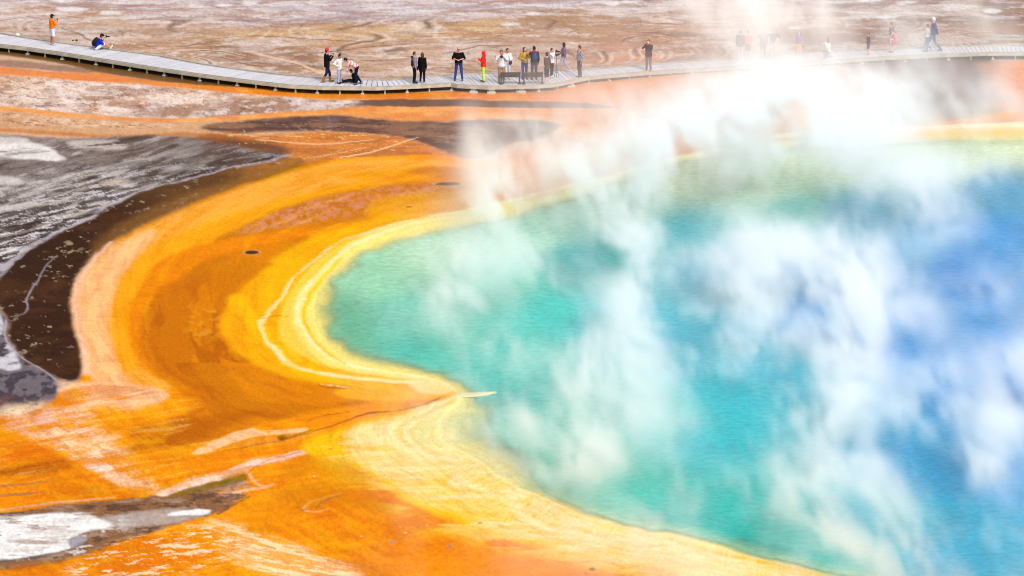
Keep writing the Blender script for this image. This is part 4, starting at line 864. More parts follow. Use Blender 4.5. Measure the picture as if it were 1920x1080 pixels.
    for s, nm in ((1, 'l'), (-1, 'r')):
        sh, el, wr = up['sh' + nm], up['el' + nm], up['wr' + nm]
        capsule(bm, sh, .052, el, .040); capsule(bm, el, .038, wr, .026)
        d = (wr - el).normalized(); lat = Vector((0, s, 0)); lat = (lat - d * lat.dot(d)); lat = lat.normalized() if lat.length > .05 else Vector((1, 0, 0)); nrm = d.cross(lat)
        palm = wr + d * .045; capsule(bm, wr, .026, palm + d * .02, .034, flat=.5, side=lat)
        for f_i, (o_, ln) in enumerate(((-.030, .062), (-.010, .074), (.010, .070), (.029, .055))):
            a0 = palm + d * .035 + lat * o_; a1_ = a0 + d * ln * .55; curl = .02 + .006 * f_i; a2_ = a1_ + (d * .7 + nrm * s * -.7) * ln * .5
            capsule(bm, a0, .010, a1_, .0095, 8); capsule(bm, a1_, .0095, a2_, .0085, 8)
        t0 = wr + d * .03 - lat * .028; t1 = t0 + (d * .6 - lat * .75) * .045; capsule(bm, t0, .013, t1, .011, 8); capsule(bm, t1, .011, t1 + (d * .9 - lat * .1) * .03, .009, 8)
        kn, an = lg[nm]; capsule(bm, hips[nm], .088, kn, .056); capsule(bm, kn, .055, kn.lerp(an, .35), .056); capsule(bm, kn.lerp(an, .35), .056, an, .037)
        fd = Vector((1, 0, 0)) if legs not in ('sit', 'sitflat') else Vector((.5, 0, .85)).normalized()
        capsule(bm, an - Vector((.02, 0, .03)), .038, an + fd * .15 - Vector((0, 0, .04 if fd.x > .9 else .0)), .032, flat=.7)
    sk = lin(skin) / 1.6; inv_h = (headR).inverted()
    def tint(co):
        c = co / k; n = len(c); col_ = np.tile(sk, (n, 1)); ih = np.array(inv_h); loc_ = c @ ih[:3, :3].T + ih[:3, 3]
        for s in (1, -1):
            e = np.linalg.norm((loc_ - np.array([.088, .032 * s, .018])) / np.array([.03, .014, .008]), axis=1) < 1; col_[e] = (.03, .02, .015)
        mth = np.linalg.norm((loc_ - np.array([.085, 0, -.055])) / np.array([.03, .024, .008]), axis=1) < 1; col_[mth] = sk * np.array([.75, .4, .4])
        return col_
    done("body", bm, .0115, 3, m_skin, tint)
    nm_ = lambda c: "cloth"
    ctop = tmat or plain("cloth", tuple(top), .9, .14, 14.0, .1); cbot = plain("cloth", tuple(bottom), .9, .14, 12.0, .1)
    # trousers
    bm = bmesh.new(); gg = .020
    loft(bm, [((pel + Vector((0, 0, -.10))) if drop == 0 else pel - Vector((0, 0, .055)), .09 + gg, .125 * wz + gg), (pel, .115 + gg + bulk * .5, .165 * wz + gg), (pel.lerp(up['waist'], .55), .10 + gg + bulk, .15 * wz + gg)])
    for nm in 'lr':
        kn, an = lg[nm]; fl2 = an.lerp(kn, .10)
        if blen == 'long': capsule(bm, hips[nm], .098, kn, .072); capsule(bm, kn, .072, fl2, .058)
        elif blen == 'short': capsule(bm, hips[nm], .105, hips[nm].lerp(kn, .86), .092)
        elif blen == 'capri': capsule(bm, hips[nm], .102, kn, .076); capsule(bm, kn, .076, kn.lerp(an, .4), .068)
    done("trousers" if blen != 'short' else "shorts", bm, .016, 4, cbot)
    # top
    bm = bmesh.new(); g = .026 + (.012 if coat else 0)
    T = tors(g); T[0] = (T[0][0].lerp(pel, .3 if not coat else 0), T[0][1], T[0][2]); loft(bm, T)
    if coat:
        cz = pel + Vector((0, 0, -coat)); loft(bm, [(cz, .145 + bulk, .20 * wz), (pel, .14 + bulk, .195 * wz), (up['waist'], .13 + bulk, .17 * wz)])
    for nm in 'lr':
        sh, el, wr = up['sh' + nm], up['el' + nm], up['wr' + nm]
        if sleeve == 'long': capsule(bm, sh, .072, el, .058); capsule(bm, el, .056, el.lerp(wr, .93), .042)
        elif sleeve == 'mid': capsule(bm, sh, .074, el, .066); capsule(bm, el, .062, el.lerp(wr, .15), .06)
        else: capsule(bm, sh, .070, sh.lerp(el, .62), .066)
    done("jacket" if coat or sleeve == 'long' else "shirt", bm, .016, 4, ctop)
    # shoes
    ms = plain("shoe", tuple(shoes), .7, .15, 20.0)
    for nm in 'lr':
        bm = bmesh.new(); an = lg[nm][1]
        fd = Vector((1, 0, 0)) if legs not in ('sit', 'sitflat') else Vector((.5, 0, .85)).normalized()
        capsule(bm, an + Vector((-.03, 0, -.028)), .047, an + fd * .16 + Vector((0, 0, -.035 if fd.x > .9 else 0)), .040, flat=.8)
        if extra == 'boots': capsule(bm, an, .060, an.lerp(lg[nm][0], .5), .072)
        done("boot" if extra == 'boots' else "shoe", bm, .013, 3, ms)
    # head wear and hair
    mh = plain("hair", tuple(hair), .8, .25, 40.0)
    bm = bmesh.new(); ell(bm, H((-.016, 0, .032)), (.096, .086, .106), hr3); ell(bm, H((-.03, 0, .0)), (.085, .083, .10), hr3)
    if hairstyle == 'long': capsule(bm, H((-.04, 0, .0)), .085, H((-.075, 0, -.20)), .06, flat=1.2)
    if hairstyle == 'bob':
        for s in (1, -1): capsule(bm, H((-.01, .06 * s, .02)), .045, H((-.02, .075 * s, -.13)), .035)
        capsule(bm, H((-.05, 0, 0)), .08, H((-.06, 0, -.13)), .06)
    if hairstyle == 'bun': ell(bm, H((-.03, 0, .15)), (.045, .045, .045))
    done("hair", bm, .012, 3, mh)
    if hat:
        kind, hc = hat; mc = plain("hat_cloth", tuple(hc), .85, .12, 20.0); bm = bmesh.new()
        if kind == 'cap': ell(bm, H((-.008, 0, .062)), (.108, .096, .085), hr3); ell(bm, H((.115, 0, .045)), (.075, .07, .012), hr3); nmh = "cap"
        elif kind == 'beanie': ell(bm, H((-.014, 0, .055)), (.108, .098, .105), hr3); ell(bm, H((-.014, 0, .16)), (.025, .025, .03), hr3); nmh = "beanie"
        else: ell(bm, H((-.03, 0, .03)), (.115, .108, .13), hr3); capsule(bm, H((-.05, 0, -.03)), .10, up['shc'] + Vector((-.03, 0, .02)), .10); nmh = "hood"
        done(nmh, bm, .013, 3, mc)
    if glasses:
        bm = bmesh.new()
        for s in (1, -1): ell(bm, H((.095, .033 * s, .016)), (.014, .027, .018), hr3)
        capsule(bm, H((.10, .02, .02)), .006, H((.10, -.02, .02)), .006)
        done("sunglasses", bm, .008, 1, m_glass)
    Mw = Matrix.Translation(loc) @ Matrix.Rotation(R(yaw), 4, 'Z')
    info = dict(root=root, k=k, M=Mw, up=up, H=H, pel=pel, lg=lg, yaw=yaw, T=tors)
    return info
def held(info, name, label, cat, kind, where, mat=None):
    """hand-held thing at a local point of its holder, a thing of its own"""
    k = info['k']; p = info['M'] @ (Vector(where) * k)
    if kind == 'phone':
        bm = bmesh.new(); box(bm, (0, 0, 0), (.014, .085, .155), 0, .006); o = link_mesh(name, bm, mat or m_blk)
    elif kind == 'slr':
        bm = bmesh.new(); box(bm, (0, 0, 0), (.07, .14, .10), 0, .012); box(bm, (0, 0, .06), (.05, .06, .035), 0, .01); o = link_mesh(name, bm, mat or m_blk)
        bm = bmesh.new(); capsule(bm, (.03, 0, 0), .040, (.16, 0, 0), .036); link_mesh("lens", bm, m_blk, o)
    o.location = p; o.rotation_euler = (0, 0, R(info['yaw'])); tag(o, label, cat)
    return o
def backpack(info, label, col_, sz=(.11, .15, .23), dz=.0, dx=-.20):
    k = info['k']; up = info['up']; c = up['chest'].lerp(up['waist'], .35) ; ax = (up['chest'] - up['waist']).normalized(); back = Vector((-ax.z, 0, ax.x))
    bm = bmesh.new(); m = plain("pack_nylon", col_, .7, .2, 10.0)
    cc = c + back * -dx + Vector((0, 0, dz))
    rot = Matrix.Rotation(math.atan2(ax.x, ax.z), 4, 'Y')
    ell(bm, cc, sz, rot); ell(bm, cc + back * .05 - ax * .07, (sz[0] * .8, sz[1] * .85, sz[2] * .5), rot)
    for s in (1, -1):
        a = up['shc'] + Vector((0, .10 * s, .045)); capsule(bm, cc + ax * .15 + Vector((0, .09 * s, 0)), .022, a, .02); capsule(bm, a, .02, up['chest'] - back * .135 + Vector((0, .11 * s, -.02)), .018)
    bmesh.ops.transform(bm, matrix=Matrix.Diagonal((k, k, k, 1)), verts=bm.verts)
    o = fuse("backpack", bm, .013, 3, m, None); o.location = info['root'].location; o.rotation_euler = info['root'].rotation_euler
    tag(o, label, "backpack"); return o
def shoulder_bag(info, label, col_, at_, r=(.06, .11, .13)):
    k = info['k']; up = info['up']; bm = bmesh.new(); m = plain("bag_cloth", col_, .7, .2, 10.0)
    ell(bm, Vector(at_), r); s = 1 if at_[1] < 0 else -1
    capsule(bm, Vector(at_), .012, up['chest'] + Vector((.15, 0, .03)), .012, 8); capsule(bm, up['chest'] + Vector((.15, 0, .03)), .012, up['shc'] + Vector((.06, .10 * s, .06)), .012, 8)
    bmesh.ops.transform(bm, matrix=Matrix.Diagonal((k, k, k, 1)), verts=bm.verts)
    o = fuse("shoulder_bag", bm, .012, 2, m, None); o.location = info['root'].location; o.rotation_euler = info['root'].rotation_euler
    tag(o, label, "bag"); return o
FACE = (.30, 0, 1.60); CHEST = (.36, .04, 1.40)

q = person("person in orange tee and white shorts standing alone at the far left", 98, 84.5, 1.62, 35, ('phone', 'phone'), top=(255, 128, 10), sleeve='mid', bottom=(238, 240, 246), blen='short', shoes=(196, 190, 196), hat=('cap', (44, 22, 24)), skin=(190, 120, 86), hair=(40, 26, 22))
held(q, "smartphone", "dark smartphone held by the person in the orange tee", "phone", 'phone', (.38, .02, 1.40))
q = person("person in blue shirt sitting on the deck photographing, black backpack on", 181, 93.2, 1.72, 4, ('cam', 'cam'), legs='sit', lean=24, top=(10, 50, 200), sleeve='mid', bottom=(244, 240, 240), blen='short', shoes=(240, 238, 240), hat=('cap', (20, 16, 24)), skin=(214, 140, 104))
held(q, "handheld_camera", "black long-lens camera at the seated photographer's face", "camera", 'slr', (.52, 0, .70))
backpack(q, "black backpack on the seated photographer in blue", (20, 20, 22), (.13, .17, .27))
q = person("person in red beanie, long black coat and tan boots holding a phone", 613, 154.5, 1.74, 22, ('phone', 'phone'), legs='stride', top=(22, 18, 22), coat=.16, bottom=(34, 40, 78), shoes=(166, 104, 44), extra='boots', hat=('beanie', (214, 40, 60)), hair=(60, 36, 30), skin=(220, 150, 120))
held(q, "smartphone", "dark smartphone held by the person in the red beanie", "phone", 'phone', (.38, .02, 1.40))
q = person("person with dark topknot, open white jacket over yellow top, hand on hip", 637, 156.5, 1.50, -35, ('down', 'hip'), nod=20, top=(232, 238, 244), coat=.1, bottom=(188, 184, 204), shoes=(60, 50, 56), hairstyle='bun', hair=(44, 28, 26), skin=(190, 130, 104))
bm = bmesh.new(); loft(bm, [(Vector((.055, .05, .94)), .10, .085), (Vector((.06, .05, 1.1)), .098, .085), (Vector((.065, .04, 1.28)), .10, .09), (Vector((.05, .02, 1.42)), .07, .06)])
bmesh.ops.transform(bm, matrix=Matrix.Diagonal((q['k'],) * 3 + (1,)), verts=bm.verts); o = fuse("yellow_top", bm, .014, 3, plain("cloth", (232, 208, 50), .9, .1), q['root'])
q = person("person in pink striped top and navy trousers bending down over a companion", 669, 158, 1.66, 172, legs='bend', lean=58, nod=10, tmat=stripe_mat(), bottom=(20, 20, 54), shoes=(70, 70, 80), hair=(24, 16, 18), hairstyle='short', skin=(224, 164, 140), width=1.05)
q = person("person in black seated on the planks beneath the bending woman", 668, 155, 1.45, 180, ('front', 'front'), legs='sitflat', lean=26, nod=15, top=(24, 20, 24), bottom=(26, 22, 28), shoes=(24, 22, 26), hair=(22, 16, 16), skin=(200, 150, 130))
q = person("person in lilac-grey sleeves and dark vest facing a companion in black", 777, 156, 1.62, 12, ('down', 'down'), top=(148, 134, 160), coat=.04, bottom=(26, 22, 28), shoes=(26, 22, 26), hair=(88, 62, 46), skin=(222, 168, 144))
bm = bmesh.new(); loft(bm, [(Vector((-.02, 0, .95)), .165, .16), (Vector((-.02, 0, 1.2)), .165, .17), (Vector((-.01, 0, 1.40)), .135, .15), (Vector((-.01, 0, 1.45)), .09, .10)]); ell(bm, Vector((-.13, 0, 1.46)), (.08, .11, .07))
bmesh.ops.transform(bm, matrix=Matrix.Diagonal((q['k'],) * 3 + (1,)), verts=bm.verts); fuse("vest", bm, .015, 3, plain("cloth", (58, 44, 56), .9, .1), q['root'])
q = person("person in long black coat with brown hair, seen from behind", 792, 155.5, 1.56, 66, ('down', 'down'), top=(18, 16, 22), coat=.30, bulk=.03, bottom=(22, 22, 40), shoes=(196, 190, 200), hair=(96, 66, 34), hairstyle='bob', skin=(200, 150, 130))
shoulder_bag(q, "black handbag hanging beside the long black coat", (28, 22, 24), (.0, .30, .82), (.08, .07, .13))
q = person("man in black sweater, blue jeans and sunglasses, hands clasped, facing forward", 860, 151.5, 1.74, -92, ('front', 'front'), legs='apart', top=(20, 16, 16), sleeve='mid', width=1.12, bulk=.03, bottom=(34, 62, 140), shoes=(30, 34, 56), hair=(206, 176, 160), skin=(226, 164, 136), glasses=True)
q = person("person in hooded red jacket and neon yellow trousers", 906.5, 153.5, 1.56, 186, ('phone', 'phone'), top=(246, 36, 24), coat=.06, bottom=(214, 250, 50), shoes=(70, 66, 36), hat=('hood', (246, 36, 24)), skin=(230, 180, 160))
held(q, "smartphone", "white smartphone held by the person in red", "phone", 'phone', (.38, .02, 1.42), plain("white_plastic", (236, 232, 230), .4, .05))
q = person("man in white jacket and khaki trousers taking a picture beside the bench", 940, 156, 1.68, -88, ('cam', 'cam'), top=(238, 238, 244), coat=.03, bulk=.03, width=1.08, bottom=(172, 134, 100), shoes=(84, 62, 54), hair=(34, 22, 20), skin=(224, 128, 108))
held(q, "handheld_camera", "small dark camera held up by the man in khaki trousers", "camera", 'slr', (.28, 0, 1.46))
q = person("person in white jacket and pale trousers standing behind the khaki trousers man", 951.5, 149, 1.60, -62, ('front', 'front'), top=(240, 240, 248), bottom=(220, 220, 230), shoes=(220, 214, 214), hair=(22, 18, 18), skin=(206, 150, 126), nod=10)
shoulder_bag(q, "black shoulder bag on the person behind the khaki trousers", (24, 22, 26), (.12, .12, .96), (.07, .10, .13))
q = person("woman in mustard sweater and blue jeans with long dark hair", 983.5, 148.5, 1.64, -78, ('phone', 'front'), top=(196, 150, 20), bottom=(52, 62, 138), shoes=(60, 50, 60), hair=(36, 20, 20), hairstyle='bob', skin=(226, 166, 144), headturn=20)
held(q, "smartphone", "dark smartphone held by the woman in the mustard sweater", "phone", 'phone', (.36, .06, 1.40))
q = person("hiker in navy and maroon jacket seen from behind between the benches", 1001.5, 149.5, 1.72, 100, ('phone', 'down'), top=(44, 30, 52), bottom=(88, 76, 100), shoes=(50, 42, 50), hair=(26, 26, 24), skin=(200, 150, 130), width=1.05)
bm = bmesh.new(); capsule(bm, q['up']['shc'] + Vector((-.02, .06, .04)), .075, q['up']['shc'] + Vector((-.02, -.06, .04)), .075)
bmesh.ops.transform(bm, matrix=Matrix.Diagonal((q['k'],) * 3 + (1,)), verts=bm.verts); fuse("collar", bm, .013, 2, plain("cloth", (150, 24, 50), .9, .1), q['root'])
backpack(q, "blue backpack on the hiker in the navy jacket", (40, 60, 120))
q = person("person in brown tunic and dark cropped trousers next to the right bench", 1025.5, 154.5, 1.54, 140, ('down', 'down'), top=(108, 84, 84), sleeve='mid', coat=.16, bulk=.04, bottom=(66, 44, 50), blen='capri', shoes=(240, 232, 230), hair=(66, 50, 48), skin=(236, 186, 164))
q = person("person in white jacket and black trousers photographing beside a slim tripod", 1034.5, 144.5, 1.50, -20, ('cam', 'cam'), top=(246, 246, 250), coat=.08, bottom=(40, 32, 42), shoes=(240, 236, 236), hair=(60, 46, 44), skin=(220, 170, 150))
held(q, "handheld_camera", "dark camera held by the white-jacketed photographer near the slim tripod", "camera", 'slr', (.30, 0, 1.57))
t = thing("tripod", "slim grey tripod standing beside the photographer in the white jacket", "tripod", tuple(at(1043.5, 145, deck_z(1043))), 0)
bm = bmesh.new(); capsule(bm, (0, 0, .45), .018, (0, 0, 1.10), .016, 8); link_mesh("pole", bm, plain("grey_metal", (120, 104, 104), .4, .1), t)
for a in range(3):
    bm = bmesh.new(); capsule(bm, (0, 0, .55), .014, (.13 * math.cos(a * 2.09 + .5), .13 * math.sin(a * 2.09 + .5), .012), .010, 8); link_mesh("leg", bm, plain("grey_metal", (120, 104, 104), .4, .1), t)
bm = bmesh.new(); box(bm, (0, 0, 1.16), (.12, .10, .10), 0, .02); link_mesh("tripod_head", bm, m_blk, t)
q = person("woman in purple hoodie, grey sweatpants and sunglasses striding left", 1057, 135.6, 1.54, 182, ('front', 'front'), legs='bigstride', top=(124, 92, 134), coat=.02, bottom=(180, 172, 190), shoes=(226, 222, 226), hair=(34, 20, 24), hairstyle='bob', glasses=True, skin=(226, 156, 130))
shoulder_bag(q, "dark pouch held in front of the purple hoodie", (84, 30, 60), (.30, .0, 1.06), (.07, .08, .08))
q = person("man in blue and white checked shirt and dark grey trousers", 1087, 145, 1.64, 205, ('down', 'front'), nod=14, tmat=check_mat(), sleeve='mid', bottom=(72, 66, 82), shoes=(66, 56, 56), hair=(84, 50, 40), skin=(224, 156, 126))
q = person("person in dark plum jacket and brown trousers holding up a red phone", 1216, 133, 1.62, -112, ('cam', 'cam'), top=(66, 34, 48), coat=.14, bottom=(134, 100, 106), shoes=(150, 120, 124), hair=(54, 30, 34), hairstyle='short', skin=(236, 190, 170))
held(q, "smartphone", "bright red phone held up by the person in plum", "phone", 'slr', (.29, .0, 1.56), plain("red_plastic", (240, 16, 50), .4, .05))
q = person("person in long mauve top in the mist, leftmost of the misty pair", 1388, 111.5, 1.54, 92, ('down', 'down'), top=(104, 50, 76), coat=.18, bottom=(210, 190, 190), blen='short', shoes=(244, 240, 244), hair=(110, 80, 80), skin=(230, 190, 176))
q = person("person in coral red top in the mist, white shoes", 1402.5, 111, 1.50, 80, ('front', 'hip'), top=(246, 84, 70), sleeve='short', bottom=(130, 76, 76), blen='short', shoes=(244, 240, 240), hair=(130, 90, 80), skin=(236, 190, 170))
q = person("person in long dark mauve coat almost lost in the steam", 1430.5, 109.8, 1.56, -90, ('down', 'cam'), top=(120, 90, 100), coat=.3, bottom=(150, 120, 124), shoes=(190, 170, 170), hair=(90, 60, 64), hairstyle='bob', skin=(226, 184, 170))
q = person("person in brown shirt in the steam with elbows out", 1449.5, 110, 1.60, -84, ('hip', 'hip'), top=(92, 56, 60), sleeve='mid', bottom=(214, 190, 186), shoes=(190, 170, 166), hair=(140, 90, 80), skin=(230, 180, 166), width=1.05)
q = person("person in lilac jacket and orange skirt in the thin steam", 1498.5, 108.8, 1.42, -120, ('down', 'down'), top=(150, 110, 160), bottom=(250, 170, 90), blen='short', shoes=(250, 250, 255), hair=(110, 60, 80), hairstyle='bob', skin=(240, 200, 180))
shoulder_bag(q, "mauve bag on the person with the orange skirt", (150, 90, 100), (.02, .24, .84), (.08, .08, .14))
q = person("person in white shirt and dark trousers kneeling to take a photo", 1553, 109.6, 1.66, 205, ('cam', 'cam'), legs='kneel', lean=4, top=(244, 244, 250), bottom=(84, 64, 84), shoes=(100, 84, 96), hair=(70, 44, 48), hairstyle='bob', skin=(220, 150, 140))
q = person("small child in navy jacket and bare legs facing left", 1628, 103, 1.17, 190, ('swingf', 'down'), nod=14, top=(52, 34, 84), coat=.04, bottom=(70, 60, 90), blen='short', shoes=(214, 160, 150), hair=(116, 74, 60), skin=(232, 180, 160))
q = person("adult in dark top and cream shorts carrying a child on the back", 1672, 98, 1.58, 172, ('pocket', 'front'), lean=4, top=(96, 62, 78), sleeve='short', coat=.10, bottom=(240, 230, 206), blen='short', shoes=(150, 120, 116), hair=(134, 84, 76), skin=(240, 180, 176), width=1.05)
q = person("little child in bright pink riding on an adult's back", 1679, 98.4, 1.16, 172, ('fwd', 'fwd'), legs='pig', top=(238, 90, 140), bottom=(230, 100, 150), shoes=(230, 180, 190), hair=(140, 90, 80), skin=(236, 180, 166), z_off=.62, lean=8)
q = person("boy in white tee and blue trousers walking by an older man", 1738.5, 95.8, 1.42, 186, ('swingb', 'swingf'), legs='stride', top=(248, 246, 255), sleeve='short', bottom=(110, 122, 170), shoes=(190, 180, 200), hair=(130, 84, 76), skin=(232, 190, 176))
q = person("older white-haired man in navy jacket and jeans walking left", 1750, 97.2, 1.82, 176, ('swingb', 'down'), legs='bigstride', top=(52, 46, 128), coat=.06, bottom=(96, 120, 168), shoes=(86, 74, 92), hair=(238, 236, 240), skin=(236, 176, 156), width=1.08)
COL.children.unlink(_tmp); bpy.data.collections.remove(_tmp)

# ------------------------------------------------------------------ stones on the flats
def rock(px, py, sx, sy, sz, col_, lab, seed):
    rr_ = random.Random(seed); bm = bmesh.new(); bmesh.ops.create_icosphere(bm, subdivisions=3, radius=1.0)
    for v in bm.verts:
        n_ = .82 + .3 * rr_.random(); v.co = Vector((v.co.x * sx * n_, v.co.y * sy * n_, max(-.2, v.co.z) * sz * n_))
    o = link_mesh("stone", bm, plain("mineral_stone", col_, .9, .25, 6.0)); o.location = at(px, py, .02); tag(o, lab, "stone"); return o
rock(33, 66.5, .12, .2, .13, (244, 238, 214), "small white stone just beyond the boardwalk at the far left", 1)
rock(137, 76, .05, .10, .05, (96, 62, 44), "tiny dark brown stone right of the orange-shirted person, left of two", 2)
rock(143.5, 75.6, .07, .12, .06, (70, 44, 34), "tiny blackish stone right of the orange-shirted person, right of two", 3)
# tan sinter finger lying in the water off the cape
bm = bmesh.new(); pts_ = [(848, 741, .02), (868, 740.5, .014), (890, 739.5, .008), (912, 737.5, .002), (931, 735, -.006)]
prev = None
for (x, y, z_), w_ in zip(pts_, (.5, .42, .36, .32, .16)):
    c = at(x, y, 0); ring = [bm.verts.new((c.x, c.y + w_ * math.cos(a), z_ - .03 + .05 * max(0, math.sin(a)))) for a in [k_ * math.pi / 4 for k_ in range(8)]]
    if prev:
        for j in range(8): bm.faces.new((prev[j], prev[(j + 1) % 8], ring[(j + 1) % 8], ring[j]))
    else: bm.faces.new(ring)
    prev = ring
bm.faces.new(prev[::-1])
o = link_mesh("sinter_spit", bm, plain("pale_tan_sinter", (226, 218, 168), .8, .12, 2.0)); tag(o, "narrow pale tan mineral spit reaching from the cape into the pool", "rock spit")

# ------------------------------------------------------------------ steam drifting over the pool
PUFFS = [(1240,390,70,50,.45),(1120,380,70,40,.45),(1340,380,60,40,.4),(1700,560,60,50,.4),(1420,640,60,50,.4),(1850,540,50,40,.35),(1720,800,50,40,.45),(1640,900,60,50,.5),(1500,780,50,70,.5),(860,480,80,40,.3),(1100,800,80,50,.4),(1350,262,70,30,.75),(1450,272,80,30,.75),(1550,258,80,30,.7),(1650,250,60,25,.5),(1260,290,60,30,.6),(1180,300,70,60,.85),(1185,380,60,70,.85),(1175,450,55,70,.8),(1190,530,50,70,.65),(1200,600,50,60,.5),(1210,680,60,70,.4),
 (1500,200,150,60,.93),(1350,225,130,50,.85),(1240,255,110,50,.75),(1600,190,100,60,.6),(1450,120,90,50,.4),(1430,20,110,50,.6),(1340,20,90,50,.5),(1520,20,90,50,.5),(1570,110,60,50,.12),(1700,160,60,50,.45),(1690,60,50,50,.2),(1720,100,40,40,.2),(1400,150,80,50,.55),
 (1440,75,50,40,.25),(1390,80,50,40,.2),
 (900,290,35,55,.5),(940,340,55,55,.65),(930,390,50,40,.55),(980,230,60,30,.45),(890,230,30,40,.3),(1040,300,80,50,.55),(1100,330,80,50,.7),(1060,220,80,40,.25),(1110,260,60,40,.45),(1000,390,100,40,.5),(1150,200,60,40,.2),
 (1450,480,120,80,.8),(1560,560,110,80,.75),(1400,560,80,60,.55),(1500,640,100,60,.7),(1330,470,50,50,.35),
 (1600,480,60,90,.75),(1600,600,55,90,.8),(1580,700,60,80,.8),(1560,760,55,60,.95),(1560,830,55,60,.8),(1540,900,60,60,.65),(1520,970,60,50,.55),(1600,1020,110,40,.4),
 (1880,780,60,70,.7),(1830,830,60,60,.7),(1780,760,60,50,.45),(1850,900,45,80,.65),(1830,980,50,60,.45),(1890,680,60,50,.45),(1700,740,70,50,.35),(1750,690,50,40,.4),
 (960,600,90,50,.45),(880,560,80,50,.4),(1080,720,100,50,.5),(1000,780,100,50,.45),(1120,660,90,50,.45),(900,630,60,50,.25),(1020,860,90,50,.4),(1200,760,60,60,.45),(1150,850,90,50,.4),(1240,930,70,40,.2),(950,480,110,40,.35),(820,540,80,40,.25),(1100,420,70,40,.45),(1230,640,50,60,.45),
 (1880,190,70,50,.3),(1800,320,90,40,.45),(1700,340,90,40,.55),(1500,300,140,40,.5),(1750,410,80,40,.45),(1850,30,70,50,.3),(1900,90,50,40,.25),(1780,180,70,50,.35),(1860,300,60,40,.3),(1920,420,40,40,.3),
 (1450,960,50,50,.3),(1470,860,40,60,.3),(1700,950,60,50,.45),(1750,1040,80,40,.35),(1300,640,70,60,.35),(1380,680,60,50,.35),(1330,905,60,20,.15)]
VX, VY, VZ = .14, .70, .14
lo = np.array([-8.0, -98.0, 0.03]); hi = np.array([33.0, 12.0, 10.5])
nx, ny, nz = [int(v) for v in np.round((hi - lo) / np.array([VX, VY, VZ]))]
gx = lo[0] + (np.arange(nx) + .5) * VX; gy = lo[1] + (np.arange(ny) + .5) * VY; gz = lo[2] + (np.arange(nz) + .5) * VZ
D = np.zeros((nz, ny, nx), np.float32)
rs = np.random.RandomState(11)
extra = [(1960 + 600 * rs.rand(), 260 + 820 * rs.rand(), 80, 60, .35 + .3 * rs.rand()) for _ in range(24)]
for (px, py, rx, ry, op) in PUFFS + extra:
    h = 2.3 + (2.6 if py < 260 else 0) + (1.2 if py < 120 else 0)
    c = at(px, py, h); pm = FPX / math.hypot(c.y - CAMY, CAMH)
    sx, sz = rx / pm * .62, ry / pm * .62; sy = max(1.6, sx * 1.1)
    tau = -math.log(1 - op) * (1.4 if py < 290 and px > 1200 else 1.2); amp = tau / (sy * 2.5066)
    ix = np.where(np.abs(gx - c.x) < 3.2 * sx)[0]; iy = np.where(np.abs(gy - c.y) < 3.2 * sy)[0]; iz = np.where(np.abs(gz - h) < 3.2 * sz)[0]
    if not (len(ix) and len(iy) and len(iz)): continue
    e = np.exp(-.5 * ((gx[ix] - c.x) / sx) ** 2)[None, None, :] * np.exp(-.5 * ((gy[iy] - c.y) / sy) ** 2)[None, :, None] * np.exp(-.5 * ((gz[iz] - h) / sz) ** 2)[:, None, None]
    D[iz[0]:iz[-1] + 1, iy[0]:iy[-1] + 1, ix[0]:ix[-1] + 1] += amp * e
for (px, py, rx, ry, op) in [(1250, 460, 260, 150, .35), (1600, 420, 300, 150, .35), (1700, 700, 260, 170, .38), (1350, 760, 260, 150, .34), (1100, 640, 220, 150, .3), (1600, 930, 260, 110, .32), (880, 600, 170, 120, .25), (1470, 215, 230, 50, .85), (1780, 205, 200, 45, .6), (1200, 280, 170, 40, .5), (1080, 300, 160, 60, .3)]:
    c = at(px, py, 1.2); pm = FPX / math.hypot(c.y - CAMY, CAMH); sx = rx / pm * .7; sy = ry * .16; amp = -math.log(1 - op) / (1.1 / math.sin(.23) * 1.25)
    e = np.exp(-.5 * ((gx - c.x) / sx) ** 2)[None, None, :] * np.exp(-.5 * ((gy - c.y) / sy) ** 2)[None, :, None] * np.exp(-.5 * ((gz - .6) / 1.5) ** 2)[:, None, None]
    D += (.50 * amp * e).astype(np.float32)
GZ, GY, GX = np.meshgrid(gz, gy, gx, indexing='ij')
act = np.where(D.ravel() > .002)[0]
X3, Y3, Z3 = GX.ravel()[act], GY.ravel()[act], GZ.ravel()[act]
ZT = Z3 + .235 * Y3                       # wisp noise is stretched along the camera's view direction
q1 = vn3(X3 / 2.2, Y3 / 9.0, ZT / 3.6, 3); q2 = vn3(X3 / 2.4, Y3 / 9.0, ZT / 3.6, 4); q3 = vn3(X3 / .9, Y3 / 5.0, ZT / 1.4, 5)
ns = np.zeros(len(act), np.float32); am = 1.0; tot = 0
for k_, s_ in enumerate((2.6, 1.3, .66, .36, .22)):
    ns += am * vn3((X3 + 1.2 * q1 + .35 * q3 + .25 * ZT) / s_, Y3 / (s_ * 2.0 + 3.0), (ZT + 1.2 * q2 - .35 * q3) / (s_ * 1.6), 20 + k_); tot += am; am *= .72
ns /= tot
clear = np.ones(len(act), np.float32)    # gaps cut into the steam at image pixels, elongated along the view direction
